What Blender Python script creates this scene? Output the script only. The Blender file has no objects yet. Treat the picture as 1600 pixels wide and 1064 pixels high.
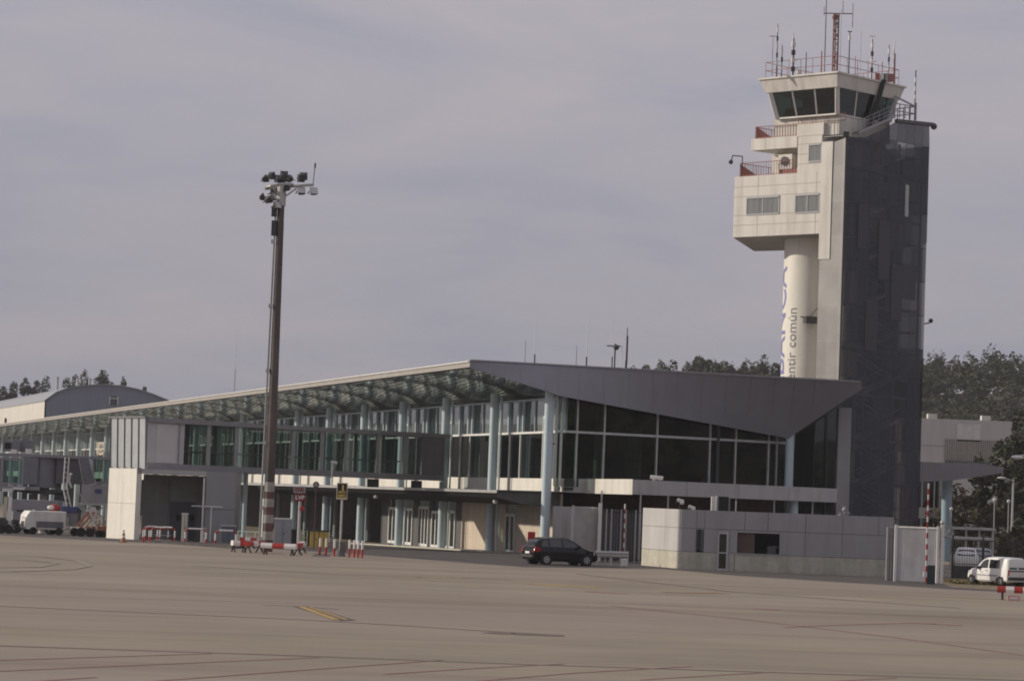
import bpy, bmesh, random
from math import *
from mathutils import Vector, Matrix
import numpy as np
random.seed(7)
V = Vector
S = bpy.context.scene
COL = S.collection

# ------------------------------------------------------------------ camera model
F = 4000.0; ROLL = radians(2.15); PITCH = atan(245.8/F); H = 3.7
cr, sr, cp, sp = cos(ROLL), sin(ROLL), cos(PITCH), sin(PITCH)
def ray(px, py):
    x = px-800; y = 532-py
    u = x*cr-y*sr; v = x*sr+y*cr
    return (u/F, cp-sp*v/F, sp+cp*v/F)
def at(px, py, Y):
    d = ray(px, py); t = Y/d[1]; return V((d[0]*t, Y, H+d[2]*t))
def gz(x, y):
    return -min(0.9, 0.0135*max(0.0, y-170.0))
def gp(px, py, z=0.0):
    d = ray(px, py); t = (z-H)/d[2]
    return V((d[0]*t, d[1]*t, z))
def pp(px, py, A, B):
    d = ray(px, py); ex, ey = B[0]-A[0], B[1]-A[1]
    det = d[0]*(-ey)+ex*d[1]
    t = (A[0]*(-ey)+ex*A[1])/det
    return V((d[0]*t, d[1]*t, H+d[2]*t))
def zat(py, p):          # height at which a vertical through p crosses the picture row py
    lo, hi = -5.0, 80.0
    for _ in range(40):
        m = (lo+hi)/2
        y, z = p[1], m-H
        f = y*cp+z*sp; u = p[0]/f*F; v = (-y*sp+z*cp)/f*F
        if 532-(-u*sr+v*cr) > py: lo = m
        else: hi = m
    return lo

# ------------------------------------------------------------------ materials
MATS = {}
def mat(name, col, rough=0.7, metal=0.0, var=0.12, scale=1.5, bump=0.0, bscale=20, stretch=None, spec=0.4, grime=0.0):
    if name in MATS: return MATS[name]
    m = bpy.data.materials.new(name); m.use_nodes = True
    nt = m.node_tree; N = nt.nodes; L = nt.links
    b = N['Principled BSDF']; b.inputs['Roughness'].default_value = rough; b.inputs['Metallic'].default_value = metal
    b.inputs['Specular IOR Level'].default_value = spec
    tc = N.new('ShaderNodeTexCoord'); mp = N.new('ShaderNodeMapping'); L.new(tc.outputs['Object'], mp.inputs[0])
    if stretch: mp.inputs['Scale'].default_value = stretch
    no = N.new('ShaderNodeTexNoise'); no.inputs['Scale'].default_value = scale; no.inputs['Detail'].default_value = 6
    no.inputs['Roughness'].default_value = 0.6
    L.new(mp.outputs[0], no.inputs['Vector'])
    r = N.new('ShaderNodeValToRGB'); L.new(no.outputs['Fac'], r.inputs[0])
    c = col
    r.color_ramp.elements[0].position = 0.3; r.color_ramp.elements[1].position = 0.7
    r.color_ramp.elements[0].color = (c[0]*(1-var), c[1]*(1-var), c[2]*(1-var), 1)
    r.color_ramp.elements[1].color = (min(1, c[0]*(1+var)), min(1, c[1]*(1+var)), min(1, c[2]*(1+var)), 1)
    out = r.outputs[0]
    if grime > 0:
        n2 = N.new('ShaderNodeTexNoise'); n2.inputs['Scale'].default_value = 0.9; n2.inputs['Detail'].default_value = 8
        m2 = N.new('ShaderNodeMapping'); m2.inputs['Scale'].default_value = (1.6, 1.6, 0.16); L.new(tc.outputs['Object'], m2.inputs[0]); L.new(m2.outputs[0], n2.inputs['Vector'])
        r2 = N.new('ShaderNodeValToRGB'); r2.color_ramp.elements[0].position = 0.45; r2.color_ramp.elements[1].position = 0.72
        r2.color_ramp.elements[0].color = (0, 0, 0, 1); r2.color_ramp.elements[1].color = (grime, grime, grime, 1)
        L.new(n2.outputs['Fac'], r2.inputs[0])
        mx = N.new('ShaderNodeMixRGB'); L.new(r2.outputs[0], mx.inputs[0]); L.new(out, mx.inputs[1])
        mx.inputs[2].default_value = (c[0]*.45, c[1]*.42, c[2]*.38, 1); out = mx.outputs[0]
    L.new(out, b.inputs['Base Color'])
    if bump > 0:
        n3 = N.new('ShaderNodeTexNoise'); n3.inputs['Scale'].default_value = bscale; L.new(tc.outputs['Object'], n3.inputs['Vector'])
        bp = N.new('ShaderNodeBump'); bp.inputs['Strength'].default_value = bump; bp.inputs['Distance'].default_value = 0.02
        L.new(n3.outputs['Fac'], bp.inputs['Height']); L.new(bp.outputs[0], b.inputs['Normal'])
    MATS[name] = m
    return m
def glass(name, tint, refl=0.5, rough=0.02, base=(0.01, 0.013, 0.013), wav=0.0):
    """tinted window glass: part see-through, part mirror"""
    m = bpy.data.materials.new(name); m.use_nodes = True
    nt = m.node_tree; N = nt.nodes; L = nt.links; N.remove(N['Principled BSDF']); o = N['Material Output']
    tr = N.new('ShaderNodeBsdfTransparent'); tr.inputs[0].default_value = (*tint, 1)
    gl = N.new('ShaderNodeBsdfGlossy'); gl.inputs['Roughness'].default_value = rough; gl.inputs[0].default_value = (.9, .95, .95, 1)
    lw = N.new('ShaderNodeLayerWeight'); pw = N.new('ShaderNodeMath'); pw.operation = 'POWER'; pw.inputs[1].default_value = 4.5; L.new(lw.outputs['Facing'], pw.inputs[0])
    mm = N.new('ShaderNodeMath'); mm.operation = 'MULTIPLY_ADD'; mm.inputs[1].default_value = .9; mm.inputs[2].default_value = .04+refl*0.1; mm.use_clamp = True
    L.new(pw.outputs[0], mm.inputs[0])
    mx = N.new('ShaderNodeMixShader'); L.new(mm.outputs[0], mx.inputs[0]); L.new(tr.outputs[0], mx.inputs[1]); L.new(gl.outputs[0], mx.inputs[2])
    tc = N.new('ShaderNodeTexCoord'); no = N.new('ShaderNodeTexNoise'); no.inputs['Scale'].default_value = 0.35; L.new(tc.outputs['Object'], no.inputs['Vector'])
    bp = N.new('ShaderNodeBump'); bp.inputs['Strength'].default_value = 0.15; bp.inputs['Distance'].default_value = 0.01+wav; L.new(no.outputs['Fac'], bp.inputs['Height'])
    L.new(bp.outputs[0], gl.inputs['Normal'])
    L.new(mx.outputs[0], o.inputs[0])
    MATS[name] = m
    return m

cream = mat('cream_cladding', (.665, .635, .575), .55, var=.05, scale=.6, grime=.38)
creamjoint = mat('cream_joint', (.33, .30, .26), .8)  # darker brownish tone of the cream cladding joints
white_cl = mat('white_cladding', (.74, .71, .64), .5, var=.05, grime=.2)
beige = mat('beige_panels', (.57, .49, .395), .7, var=.08, grime=.3)
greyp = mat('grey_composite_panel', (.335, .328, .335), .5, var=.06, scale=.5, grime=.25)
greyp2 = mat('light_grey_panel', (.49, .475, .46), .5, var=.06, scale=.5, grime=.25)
darkjoint = mat('dark_joint', (.12, .12, .125), .8)
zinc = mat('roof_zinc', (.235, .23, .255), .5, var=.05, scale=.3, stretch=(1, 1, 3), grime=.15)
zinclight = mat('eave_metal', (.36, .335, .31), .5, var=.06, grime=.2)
concrete = mat('concrete', (.50, .47, .41), .85, var=.12, scale=2, bump=.2, grime=.4)
plinth = mat('plinth_concrete', (.48, .46, .38), .85, var=.14, scale=3, bump=.3, grime=.4)
bluecol = mat('pale_blue_paint', (.50, .60, .64), .4, var=.04, grime=.25)
whiteframe = mat('white_frame', (.78, .78, .76), .45, var=.03, grime=.15)
frame = mat('grey_frame', (.33, .33, .34), .45, var=.05, metal=.3)
darkframe = mat('dark_frame', (.07, .07, .075), .5, var=.1)
bridgeframe = mat('gangway_frame', (.28, .27, .28), .5, var=.07, grime=.2)
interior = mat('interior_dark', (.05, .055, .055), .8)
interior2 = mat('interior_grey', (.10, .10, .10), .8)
redp = mat('red_paint', (.42, .035, .025), .5, var=.12, scale=4, grime=.2)
whitep = mat('white_paint', (.78, .76, .72), .5, var=.05, scale=4, grime=.3)
railred = mat('red_railing', (.33, .13, .11), .6, var=.15, scale=3)
black = mat('black_rubber', (.02, .02, .02), .8)
darkm = mat('dark_metal', (.05, .05, .052), .5, var=.2)
steel = mat('galvanised_steel', (.48, .48, .47), .45, var=.12, metal=.5, grime=.2)
mastmat = mat('rusty_mast_paint', (.10, .082, .072), .65, var=.35, scale=1.2, stretch=(1, 1, .25), grime=.5)
mastred = mat('faded_red_band', (.12, .065, .055), .7, var=.3, scale=3)
mastwhite = mat('faded_white_band', (.34, .325, .30), .7, var=.2, scale=3, grime=.5)
yellow = mat('yellow_paint', (.60, .42, .10), .6, var=.1, grime=.2)
yellowsign = mat('yellow_letters', (.72, .55, .12), .5, var=.03)
orange = mat('orange_paint', (.40, .16, .08), .5, var=.15, grime=.3)
bluep = mat('blue_paint', (.05, .07, .17), .5, var=.15)
carblack = mat('black_car_paint', (.005, .005, .007), .10, var=.1, spec=.35)
carwhite = mat('white_car_paint', (.80, .79, .76), .25, var=.02, spec=.5)
carglass = mat('car_glass', (.018, .02, .022), .03, spec=1.0)
rimm = mat('alloy_rim', (.42, .42, .43), .35, metal=.6)
taill = mat('tail_light_red', (.35, .01, .015), .2)
greenc = mat('dark_green_cabinet', (.03, .05, .045), .5)
bark = mat('bark', (.10, .075, .055), .9, var=.3)
louver = mat('louver_metal', (.34, .31, .28), .5, metal=.2, var=.05, grime=.2)
bulb = mat('floodlight_glass', (.55, .55, .55), .1, var=.05)
skytone = mat('sky_reflection_tone', (.46, .48, .51), .8, var=.08, scale=1, stretch=(1, 1, .2))  # pale bluish tone painting sky reflection into the upper windows
textgrey = mat('grey_lettering', (.17, .17, .18), .6)
textblue = mat('blue_violet_lettering', (.20, .20, .42), .6)
g_end = glass('dark_green_glass', (.20, .27, .24), refl=.25)
g_bridge = glass('teal_gangway_glass', (.46, .54, .515), refl=.25)
g_up = glass('mirror_glass_upper', (.62, .66, .66), refl=1.6)
g_low = glass('teal_glass_lower', (.40, .54, .50), refl=.3)
g_cab = glass('cab_glass', (.16, .22, .20), refl=.2)

def foliage(name, c1, c2):
    m = bpy.data.materials.new(name); m.use_nodes = True
    nt = m.node_tree; N = nt.nodes; L = nt.links; b = N['Principled BSDF']; b.inputs['Roughness'].default_value = .8
    b.inputs['Specular IOR Level'].default_value = .15
    tc = N.new('ShaderNodeTexCoord'); no = N.new('ShaderNodeTexNoise'); no.inputs['Scale'].default_value = .22; no.inputs['Detail'].default_value = 5
    L.new(tc.outputs['Object'], no.inputs['Vector'])
    r = N.new('ShaderNodeValToRGB'); r.color_ramp.elements[0].position = .35; r.color_ramp.elements[1].position = .65
    r.color_ramp.elements[0].color = (*c1, 1); r.color_ramp.elements[1].color = (*c2, 1)
    L.new(no.outputs['Fac'], r.inputs[0]); L.new(r.outputs[0], b.inputs['Base Color'])
    MATS[name] = m
    return m
fol_far = foliage('forest_foliage', (.046, .054, .035), (.092, .095, .052))
fol_pine = foliage('pine_foliage', (.040, .050, .032), (.080, .086, .048))
fol_scrub = foliage('scrub_foliage', (.075, .065, .04), (.13, .11, .065))

def mesh_screen(name, col, holes, rough=.5):
    """perforated metal screening, in big panels of slightly different open area"""
    m = bpy.data.materials.new(name); m.use_nodes = True
    nt = m.node_tree; N = nt.nodes; L = nt.links; b = N['Principled BSDF']; o = N['Material Output']
    b.inputs['Base Color'].default_value = (*col, 1); b.inputs['Roughness'].default_value = rough; b.inputs['Metallic'].default_value = .25
    tc = N.new('ShaderNodeTexCoord'); sx = N.new('ShaderNodeSeparateXYZ'); L.new(tc.outputs['Object'], sx.inputs[0])
    ad = N.new('ShaderNodeMath'); ad.operation = 'MULTIPLY_ADD'; ad.inputs[1].default_value = 1.0
    L.new(sx.outputs[0], ad.inputs[0]); L.new(sx.outputs[1], ad.inputs[2])
    cb = N.new('ShaderNodeCombineXYZ'); L.new(ad.outputs[0], cb.inputs[0]); L.new(sx.outputs[2], cb.inputs[1])
    br = N.new('ShaderNodeTexBrick'); br.inputs['Scale'].default_value = 1.0; br.inputs['Brick Width'].default_value = 1.75; br.inputs['Row Height'].default_value = 3.1
    br.offset = .0; br.inputs['Mortar Size'].default_value = .035; br.inputs['Bias'].default_value = -.1
    br.inputs['Color1'].default_value = (.15, .15, .15, 1); br.inputs['Color2'].default_value = (.95, .95, .95, 1); br.inputs['Mortar'].default_value = (0, 0, 0, 1)
    L.new(cb.outputs[0], br.inputs['Vector'])
    mr = N.new('ShaderNodeMapRange'); mr.inputs['To Min'].default_value = holes[0]; mr.inputs['To Max'].default_value = holes[1]
    L.new(br.outputs['Color'], mr.inputs['Value'])
    tr = N.new('ShaderNodeBsdfTransparent'); mx = N.new('ShaderNodeMixShader')
    L.new(mr.outputs[0], mx.inputs[0]); L.new(b.outputs[0], mx.inputs[1]); L.new(tr.outputs[0], mx.inputs[2]); L.new(mx.outputs[0], o.inputs[0])
    nz = N.new('ShaderNodeTexNoise'); nz.inputs['Scale'].default_value = .5; nz.inputs['Detail'].default_value = 4; L.new(tc.outputs['Object'], nz.inputs['Vector'])
    rr = N.new('ShaderNodeValToRGB'); rr.color_ramp.elements[0].color = (col[0]*.7, col[1]*.7, col[2]*.75, 1); rr.color_ramp.elements[1].color = (col[0]*1.3, col[1]*1.3, col[2]*1.3, 1)
    L.new(nz.outputs['Fac'], rr.inputs[0]); L.new(rr.outputs[0], b.inputs['Base Color'])
    MATS[name] = m
    return m
screen_m = mesh_screen('perforated_screen', (.050, .055, .070), (.18, .66))
screen_l = mesh_screen('sunlit_perforated_screen', (.36, .35, .33), (.10, .40))  # lit copy of the screen: sunlight on the left face painted paler

# ------------------------------------------------------------------ mesh builder
ORG = {}
class MB:
    def __init__(s): s.v = []; s.f = []; s.m = []; s.cur = 0
    def use(s, i): s.cur = i; return s
    def add(s, vs, fs):
        o = len(s.v); s.v += [tuple(v) for v in vs]
        for f in fs: s.f.append([i+o for i in f]); s.m.append(s.cur)
        return s
    def poly(s, pts): return s.add(pts, [list(range(len(pts)))])
    def slab(s, pts, d):
        n = len(pts); d = V(d); pts = [V(p) for p in pts]
        vs = pts+[p+d for p in pts]
        fs = [list(range(n)), list(range(2*n-1, n-1, -1))]+[[i, i+n, (i+1) % n+n, (i+1) % n] for i in range(n)]
        return s.add(vs, fs)
    def box(s, c, sz, rz=0.0):
        x, y, z = [k/2 for k in sz]; c = V(c); ca, sa = cos(rz), sin(rz)
        vs = [c+V((i*x*ca-j*y*sa, i*x*sa+j*y*ca, k*z)) for k in (-1, 1) for i, j in ((-1, -1), (1, -1), (1, 1), (-1, 1))]
        return s.add(vs, [[3, 2, 1, 0], [4, 5, 6, 7], [0, 1, 5, 4], [1, 2, 6, 5], [2, 3, 7, 6], [3, 0, 4, 7]])
    def tube(s, a, b, r, r2=None, n=8):
        a = V(a); b = V(b); r2 = r if r2 is None else r2
        d = (b-a).normalized(); u = d.orthogonal().normalized(); w = d.cross(u)
        vs = [a+(u*cos(2*pi*i/n)+w*sin(2*pi*i/n))*r for i in range(n)]+[b+(u*cos(2*pi*i/n)+w*sin(2*pi*i/n))*r2 for i in range(n)]
        return s.add(vs, [[i, (i+1) % n, (i+1) % n+n, i+n] for i in range(n)]+[list(range(n-1, -1, -1)), list(range(n, 2*n))])
    def bar(s, a, b, w, h=None):
        return s.tube(a, b, (w)/1.41, n=4)
    def path(s, pts, r, n=6):
        for p, q in zip(pts, pts[1:]): s.tube(p, q, r, n=n)
        return s
    def ball(s, c, r, n=8, sz=(1, 1, 1)):
        c = V(c); vs = []; fs = []; k = n//2
        for j in range(k+1):
            t = pi*j/k
            for i in range(n): vs.append(c+V((sin(t)*cos(2*pi*i/n)*r*sz[0], sin(t)*sin(2*pi*i/n)*r*sz[1], cos(t)*r*sz[2])))
        for j in range(k):
            for i in range(n): fs.append([j*n+i, (j+1)*n+i, (j+1)*n+(i+1) % n, j*n+(i+1) % n])
        return s.add(vs, fs)
    def build(s, name, mats, parent=None, smooth=False, bevel=0.0, local=False):
        me = bpy.data.meshes.new(name)
        off = ORG.get(parent.name, V((0, 0, 0))) if (parent and not local) else V((0, 0, 0))
        me.from_pydata([(v[0]-off[0], v[1]-off[1], v[2]-off[2]) for v in s.v], [], s.f)
        if not isinstance(mats, (list, tuple)): mats = [mats]
        for m in mats: me.materials.append(m)
        me.polygons.foreach_set('material_index', s.m)
        bm = bmesh.new(); bm.from_mesh(me)
        bmesh.ops.remove_doubles(bm, verts=bm.verts, dist=1e-5) if smooth else None
        bmesh.ops.recalc_face_normals(bm, faces=bm.faces)
        bm.to_mesh(me); bm.free()
        if smooth:
            me.polygons.foreach_set('use_smooth', [True]*len(me.polygons))
            try: me.set_sharp_from_angle(angle=radians(40))
            except Exception: pass
        o = bpy.data.objects.new(name, me); COL.objects.link(o)
        if parent: o.parent = parent; ORG[o.name] = off
        if bevel:
            md = o.modifiers.new('bevel', 'BEVEL'); md.width = bevel; md.segments = 2; md.limit_method = 'ANGLE'
        return o
def tag(o, label, cat, group=None, kind=None):
    o['label'] = label
    if cat: o['category'] = cat
    if group: o['group'] = group
    if kind: o['kind'] = kind
    return o
def thing(name, loc, label, cat, group=None, rz=0.0):
    o = bpy.data.objects.new(name, None); COL.objects.link(o); o.location = loc; o.rotation_euler[2] = rz; o.empty_display_size = .3
    ORG[o.name] = V(loc)
    return tag(o, label, cat, group)
def struct(o):
    o['kind'] = 'structure'; return o
def kids(o): return [c for c in bpy.data.objects if c.parent == o]
def copy_tree(o, loc=None, rz=None, label=None, parent=None):
    c = o.copy(); COL.objects.link(c)
    if parent: c.parent = parent
    if loc is not None: c.location = loc
    if rz is not None: c.rotation_euler[2] = rz
    if label: c['label'] = label
    for k in kids(o): copy_tree(k, parent=c)
    return c
def text_mesh(txt, size, bold=0.0, font=None):
    cu = bpy.data.curves.new('t', 'FONT'); cu.body = txt; cu.size = size; cu.offset = bold; cu.align_x = 'CENTER'; cu.align_y = 'CENTER'; cu.resolution_u = 3
    o = bpy.data.objects.new('t', cu); COL.objects.link(o)
    dg = bpy.context.evaluated_depsgraph_get(); me = bpy.data.meshes.new_from_object(o.evaluated_get(dg))
    bpy.data.objects.remove(o)
    return me
def text_on(mb, txt, size, origin, ux, uz, bold=0.0):
    me = text_mesh(txt, size, bold); origin = V(origin)
    mb.add([origin+V(ux)*v.co.x+V(uz)*v.co.y for v in me.vertices], [list(p.vertices) for p in me.polygons])
UP = V((0, 0, 1))

# ------------------------------------------------------------------ frames of the buildings
TH = radians(18.4)
P1 = gp(850, 868)
a_ = V((-sin(TH), cos(TH), 0)); n_ = V((-cos(TH), -sin(TH), 0))
def FA(s, o, z):
    p = P1+a_*s+n_*o; return V((p.x, p.y, z))
BAY = 11.6

exec_parts = []
# ------------------------------------------------------------------ world, sun, camera
w = bpy.data.worlds.new("World"); S.world = w; w.use_nodes = True
nt = w.node_tree; N = nt.nodes; L = nt.links; bg = N['Background']
SUN_AZ, SUN_EL = radians(9), radians(21)        # sun stands to the left and a touch behind the buildings
sd = V((-cos(SUN_AZ)*cos(SUN_EL), sin(SUN_AZ)*cos(SUN_EL), sin(SUN_EL)))
sky = N.new('ShaderNodeTexSky'); sky.sky_type = 'NISHITA'; sky.sun_disc = False; sky.sun_elevation = SUN_EL; sky.sun_rotation = atan2(sd.x, sd.y); sky.dust_density = 3
sc_ = N.new('ShaderNodeMixRGB'); sc_.blend_type = 'MULTIPLY'; sc_.inputs[0].default_value = 1; sc_.inputs[2].default_value = (1.0, .96, 1.05, 1)
L.new(sky.outputs[0], sc_.inputs[1])
tc = N.new('ShaderNodeTexCoord'); mp = N.new('ShaderNodeMapping'); mp.inputs['Scale'].default_value = (1.0, 1.0, 4.5); mp.inputs['Rotation'].default_value = (0, radians(-4), 0)
L.new(tc.outputs['Generated'], mp.inputs[0])
no = N.new('ShaderNodeTexNoise'); no.inputs['Scale'].default_value = 5.0; no.inputs['Detail'].default_value = 7; no.inputs['Roughness'].default_value = .55; no.inputs['Distortion'].default_value = .4
L.new(mp.outputs[0], no.inputs['Vector'])
cr_ = N.new('ShaderNodeValToRGB'); e = cr_.color_ramp.elements
e[0].position = .36; e[0].color = (3.5, 3.52, 4.2, 1); e[1].position = .68; e[1].color = (4.55, 4.18, 4.5, 1)
L.new(no.outputs['Fac'], cr_.inputs[0])
# high cloud is a little brighter than the murk at the horizon
sz = N.new('ShaderNodeSeparateXYZ'); L.new(tc.outputs['Generated'], sz.inputs[0])
gr = N.new('ShaderNodeMapRange'); gr.inputs['From Min'].default_value = 0.0; gr.inputs['From Max'].default_value = .22; gr.inputs['To Min'].default_value = .83; gr.inputs['To Max'].default_value = 1.06
L.new(sz.outputs[2], gr.inputs['Value'])
mu = N.new('ShaderNodeMixRGB'); mu.blend_type = 'MULTIPLY'; mu.inputs[0].default_value = 1; L.new(cr_.outputs[0], mu.inputs[1]); L.new(gr.outputs[0], mu.inputs[2])
mx = N.new('ShaderNodeMixRGB'); mx.inputs[0].default_value = .93; L.new(sc_.outputs[0], mx.inputs[1]); L.new(mu.outputs[0], mx.inputs[2])
L.new(mx.outputs[0], bg.inputs[0]); bg.inputs[1].default_value = .10
sl = bpy.data.lights.new('sun', 'SUN'); sl.energy = 3.4; sl.angle = radians(.8); sl.color = (1, .90, .76)
so = bpy.data.objects.new('sun', sl); COL.objects.link(so); so.rotation_euler = (-sd).to_track_quat('-Z', 'Y').to_euler()
cd = bpy.data.cameras.new('camera'); co = bpy.data.objects.new('camera', cd); COL.objects.link(co); S.camera = co
cd.sensor_width = 36; cd.sensor_fit = 'HORIZONTAL'; cd.lens = 36*F/1600; cd.clip_end = 6000; cd.clip_start = .5
co.matrix_world = Matrix.Translation((0, 0, H)) @ Matrix.Rotation(radians(90)+PITCH, 4, 'X') @ Matrix.Rotation(ROLL, 4, 'Z')
S.view_settings.view_transform = 'Standard'; S.view_settings.look = 'None'; S.view_settings.exposure = 0.0; S.view_settings.gamma = 1
S.cycles.filter_width = 1.9
S.render.resolution_x = 1024; S.render.resolution_y = 680

# ------------------------------------------------------------------ ground
def ground_material():
    m = bpy.data.materials.new('apron_concrete'); m.use_nodes = True
    nt = m.node_tree; N = nt.nodes; L = nt.links; b = N['Principled BSDF']; b.inputs['Roughness'].default_value = .85; b.inputs['Specular IOR Level'].default_value = .15
    tc = N.new('ShaderNodeTexCoord')
    def noise(scale, st, det=6):
        mp = N.new('ShaderNodeMapping'); mp.inputs['Scale'].default_value = st; mp.inputs['Rotation'].default_value = (0, 0, radians(-7)); L.new(tc.outputs['Object'], mp.inputs[0])
        n = N.new('ShaderNodeTexNoise'); n.inputs['Scale'].default_value = scale; n.inputs['Detail'].default_value = det; L.new(mp.outputs[0], n.inputs['Vector']); return n
    mp = N.new('ShaderNodeMapping'); mp.inputs['Rotation'].default_value = (0, 0, radians(-7)); mp.inputs['Location'].default_value = (340, 2, 0); L.new(tc.outputs['Object'], mp.inputs[0])
    br = N.new('ShaderNodeTexBrick'); br.offset = 0; br.inputs['Scale'].default_value = 1; br.inputs['Brick Width'].default_value = 700; br.inputs['Row Height'].default_value = 7.5
    br.inputs['Mortar Size'].default_value = .07; br.inputs['Color1'].default_value = (.285, .245, .188, 1); br.inputs['Color2'].default_value = (.325, .282, .220, 1); br.inputs['Mortar'].default_value = (.195, .165, .13, 1)
    L.new(mp.outputs[0], br.inputs['Vector'])
    n1 = noise(.10, (1, 1.6, 1)); n2 = noise(.9, (.25, 1, 1), 8); n3 = noise(.035, (.35, 1, 1))
    def ramp(n, lo, hi, a, b_):
        r = N.new('ShaderNodeMapRange'); r.inputs['From Min'].default_value = lo; r.inputs['From Max'].default_value = hi; r.inputs['To Min'].default_value = a; r.inputs['To Max'].default_value = b_
        L.new(n.outputs['Fac'], r.inputs['Value']); return r
    out = br.outputs['Color']
    for r in (ramp(n1, .3, .7, .86, 1.12), ramp(n2, .3, .75, .90, 1.07)):
        mu = N.new('ShaderNodeMixRGB'); mu.blend_type = 'MULTIPLY'; mu.inputs[0].default_value = 1; L.new(out, mu.inputs[1]); L.new(r.outputs[0], mu.inputs[2]); out = mu.outputs[0]
    # purplish worn strips and dark oil/rubber smears
    r = ramp(n3, .44, .58, 0, .65); mu = N.new('ShaderNodeMixRGB'); L.new(r.outputs[0], mu.inputs[0]); L.new(out, mu.inputs[1]); mu.inputs[2].default_value = (.290, .245, .218, 1); out = mu.outputs[0]
    n4 = noise(.22, (.12, 1, 1), 9); r = ramp(n4, .57, .72, 0, .75); mu = N.new('ShaderNodeMixRGB'); L.new(r.outputs[0], mu.inputs[0]); L.new(out, mu.inputs[1]); mu.inputs[2].default_value = (.17, .13, .10, 1); out = mu.outputs[0]
    L.new(out, b.inputs['Base Color'])
    return m
mb = MB()
xs = [-900, -600, -300, -120, -60, -30, 0, 30, 60, 120, 300, 600, 900]
ys = [-450, -200, 0, 60, 120, 170, 190, 210, 236.66, 300, 420, 700, 900]
vs = [(x, y, gz(x, y)) for y in ys for x in xs]; nx = len(xs)
mb.add(vs, [[j*nx+i, j*nx+i+1, (j+1)*nx+i+1, (j+1)*nx+i] for j in range(len(ys)-1) for i in range(nx-1)])
struct(mb.build('apron_ground', ground_material()))
asphalt = mat('asphalt', (.075, .067, .062), .9, var=.18, scale=.5, bump=.2, bscale=8)
dirt = mat('dry_verge_soil', (.20, .16, .10), .95, var=.4, scale=2.5, bump=.4, bscale=6)
linered = mat('worn_red_line', (.30, .17, .145), .85, var=.12, scale=1.5)
linedark = mat('tar_joint', (.11, .085, .075), .9, var=.2)
lineyel = mat('worn_yellow_marking', (.40, .27, .10), .85, var=.25, scale=1.5)
def sheet(pts, h=.004, sub=1):
    return [V((p[0], p[1], gz(p[0], p[1])+h)) for p in pts]
# service road in front of the building: split at Y=170 so that it lies on the apron
def clip_sheet(mb, pts, h):
    for lo, hi in ((-100, 170), (170, 236.66)):
        out = []
        for i in range(len(pts)):
            p, q = pts[i], pts[(i+1) % len(pts)]
            if lo <= p[1] <= hi: out.append(p)
            cuts = []
            for c in (lo, hi):
                if (p[1]-c)*(q[1]-c) < 0: t = (c-p[1])/(q[1]-p[1]); cuts.append((t, (p[0]+(q[0]-p[0])*t, c)))
            out += [c[1] for c in sorted(cuts)]
        if len(out) > 2: mb.poly(sheet(out, h))
mb = MB()
front = [gp(-30, 834.5), gp(200, 846.5), gp(360, 853), gp(560, 866), gp(820, 886), gp(1035, 888.5), gp(1150, 899), gp(1300, 908.5), gp(1390, 914), gp(1480, 920), gp(1700, 931)]
front = [(p[0], p[1]) for p in front]
back = [(60, 150), (34, 165), (16, 166), (3.5, 174), (-6, 205), (-14, 236), (-45, 236), (-45, 190)]
clip_sheet(mb, front+back, .004)
struct(mb.build('service_road', asphalt))
mb = MB()
vp = [gp(1486, 917), gp(1600, 924), gp(1720, 931), (60, 150), (36, 152), (24.5, 150), (23.9, 141)]
clip_sheet(mb, [(p[0], p[1]) for p in vp], .008)
struct(mb.build('dirt_verge', dirt))
# grass tufts over the verge
mb = MB(); rg = random.Random(3)
for i in range(2600):
    x = rg.uniform(24.2, 38); y = rg.uniform(136.2, 144)
    if y < 139 - (x-24)*.12-1.5: continue
    h = rg.uniform(.04, .16); t = rg.uniform(0, pi); d = V((cos(t), sin(t), 0))*rg.uniform(.05, .14)
    c = V((x, y, .005)); mb.poly([c-d, c+d, c+d*.3+V((0, 0, h))])
tag(mb.build('grass', foliage('dry_grass', (.13, .11, .05), (.24, .20, .10))), 'dry yellowish grass tufts on the verge under the white van', None, kind='stuff')

def gline(pix, w, m, name, h=.004):
    mb = MB(); P = [gp(*p) for p in pix]
    for p, q in zip(P, P[1:]):
        d = (q-p).normalized(); s = V((-d.y, d.x, 0))*w/2
        mb.poly(sheet([p-s, q-s, q+s, p+s], h))
    return struct(mb.build(name, m))
gline([(-20, 1008), (400, 1022), (800, 1037), (1200, 1050), (1640, 1064)], .2, linedark, 'apron_joint')
gline([(-20, 946), (200, 956), (470, 968), (560, 973), (800, 988), (880, 992)], .24, linedark, 'apron_joint')
gline([(410, 945), (470, 947), (530, 952)], .2, linedark, 'apron_joint')
gline([(760, 988), (800, 990.5), (880, 993)], .75, mat('rubber_smear', (.16, .125, .105), .9, var=.2), 'rubber_smear', .009)
def gpoly(pix, m, name, h):
    mb = MB(); mb.poly(sheet([gp(*p) for p in pix], h)); return struct(mb.build(name, m))
gpoly([(457, 947), (482, 947), (556, 969), (532, 970)], linedark, 'worn_tar_patch', .009)
gpoly([(465, 948), (476, 948), (532, 968.5), (519, 968.5)], lineyel, 'yellow_marking', .014)
gpoly([(481, 948.5), (486, 948.5), (545, 968.2), (539, 968.5)], lineyel, 'yellow_marking', .014)
for a in ([(-20, 1049), (100, 1044), (240, 1038), (500, 1027)], [(-20, 1032), (200, 1025), (330, 1021)], [(600, 1053), (760, 1043), (880, 1037)], [(745, 1064), (900, 1051), (1080, 1041)], [(1000, 1062), (1200, 1050)], [(1260, 1066), (1400, 1059)], [(240, 1064), (430, 1050), (690, 1031)], [(-20, 1072), (60, 1064), (150, 1058)]):
    gline(a, .10, linered, 'red_marking', .009)
gline([(950, 946), (1150, 966), (1400, 996), (1640, 1029)], .14, linered, 'red_marking', .009)
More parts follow.
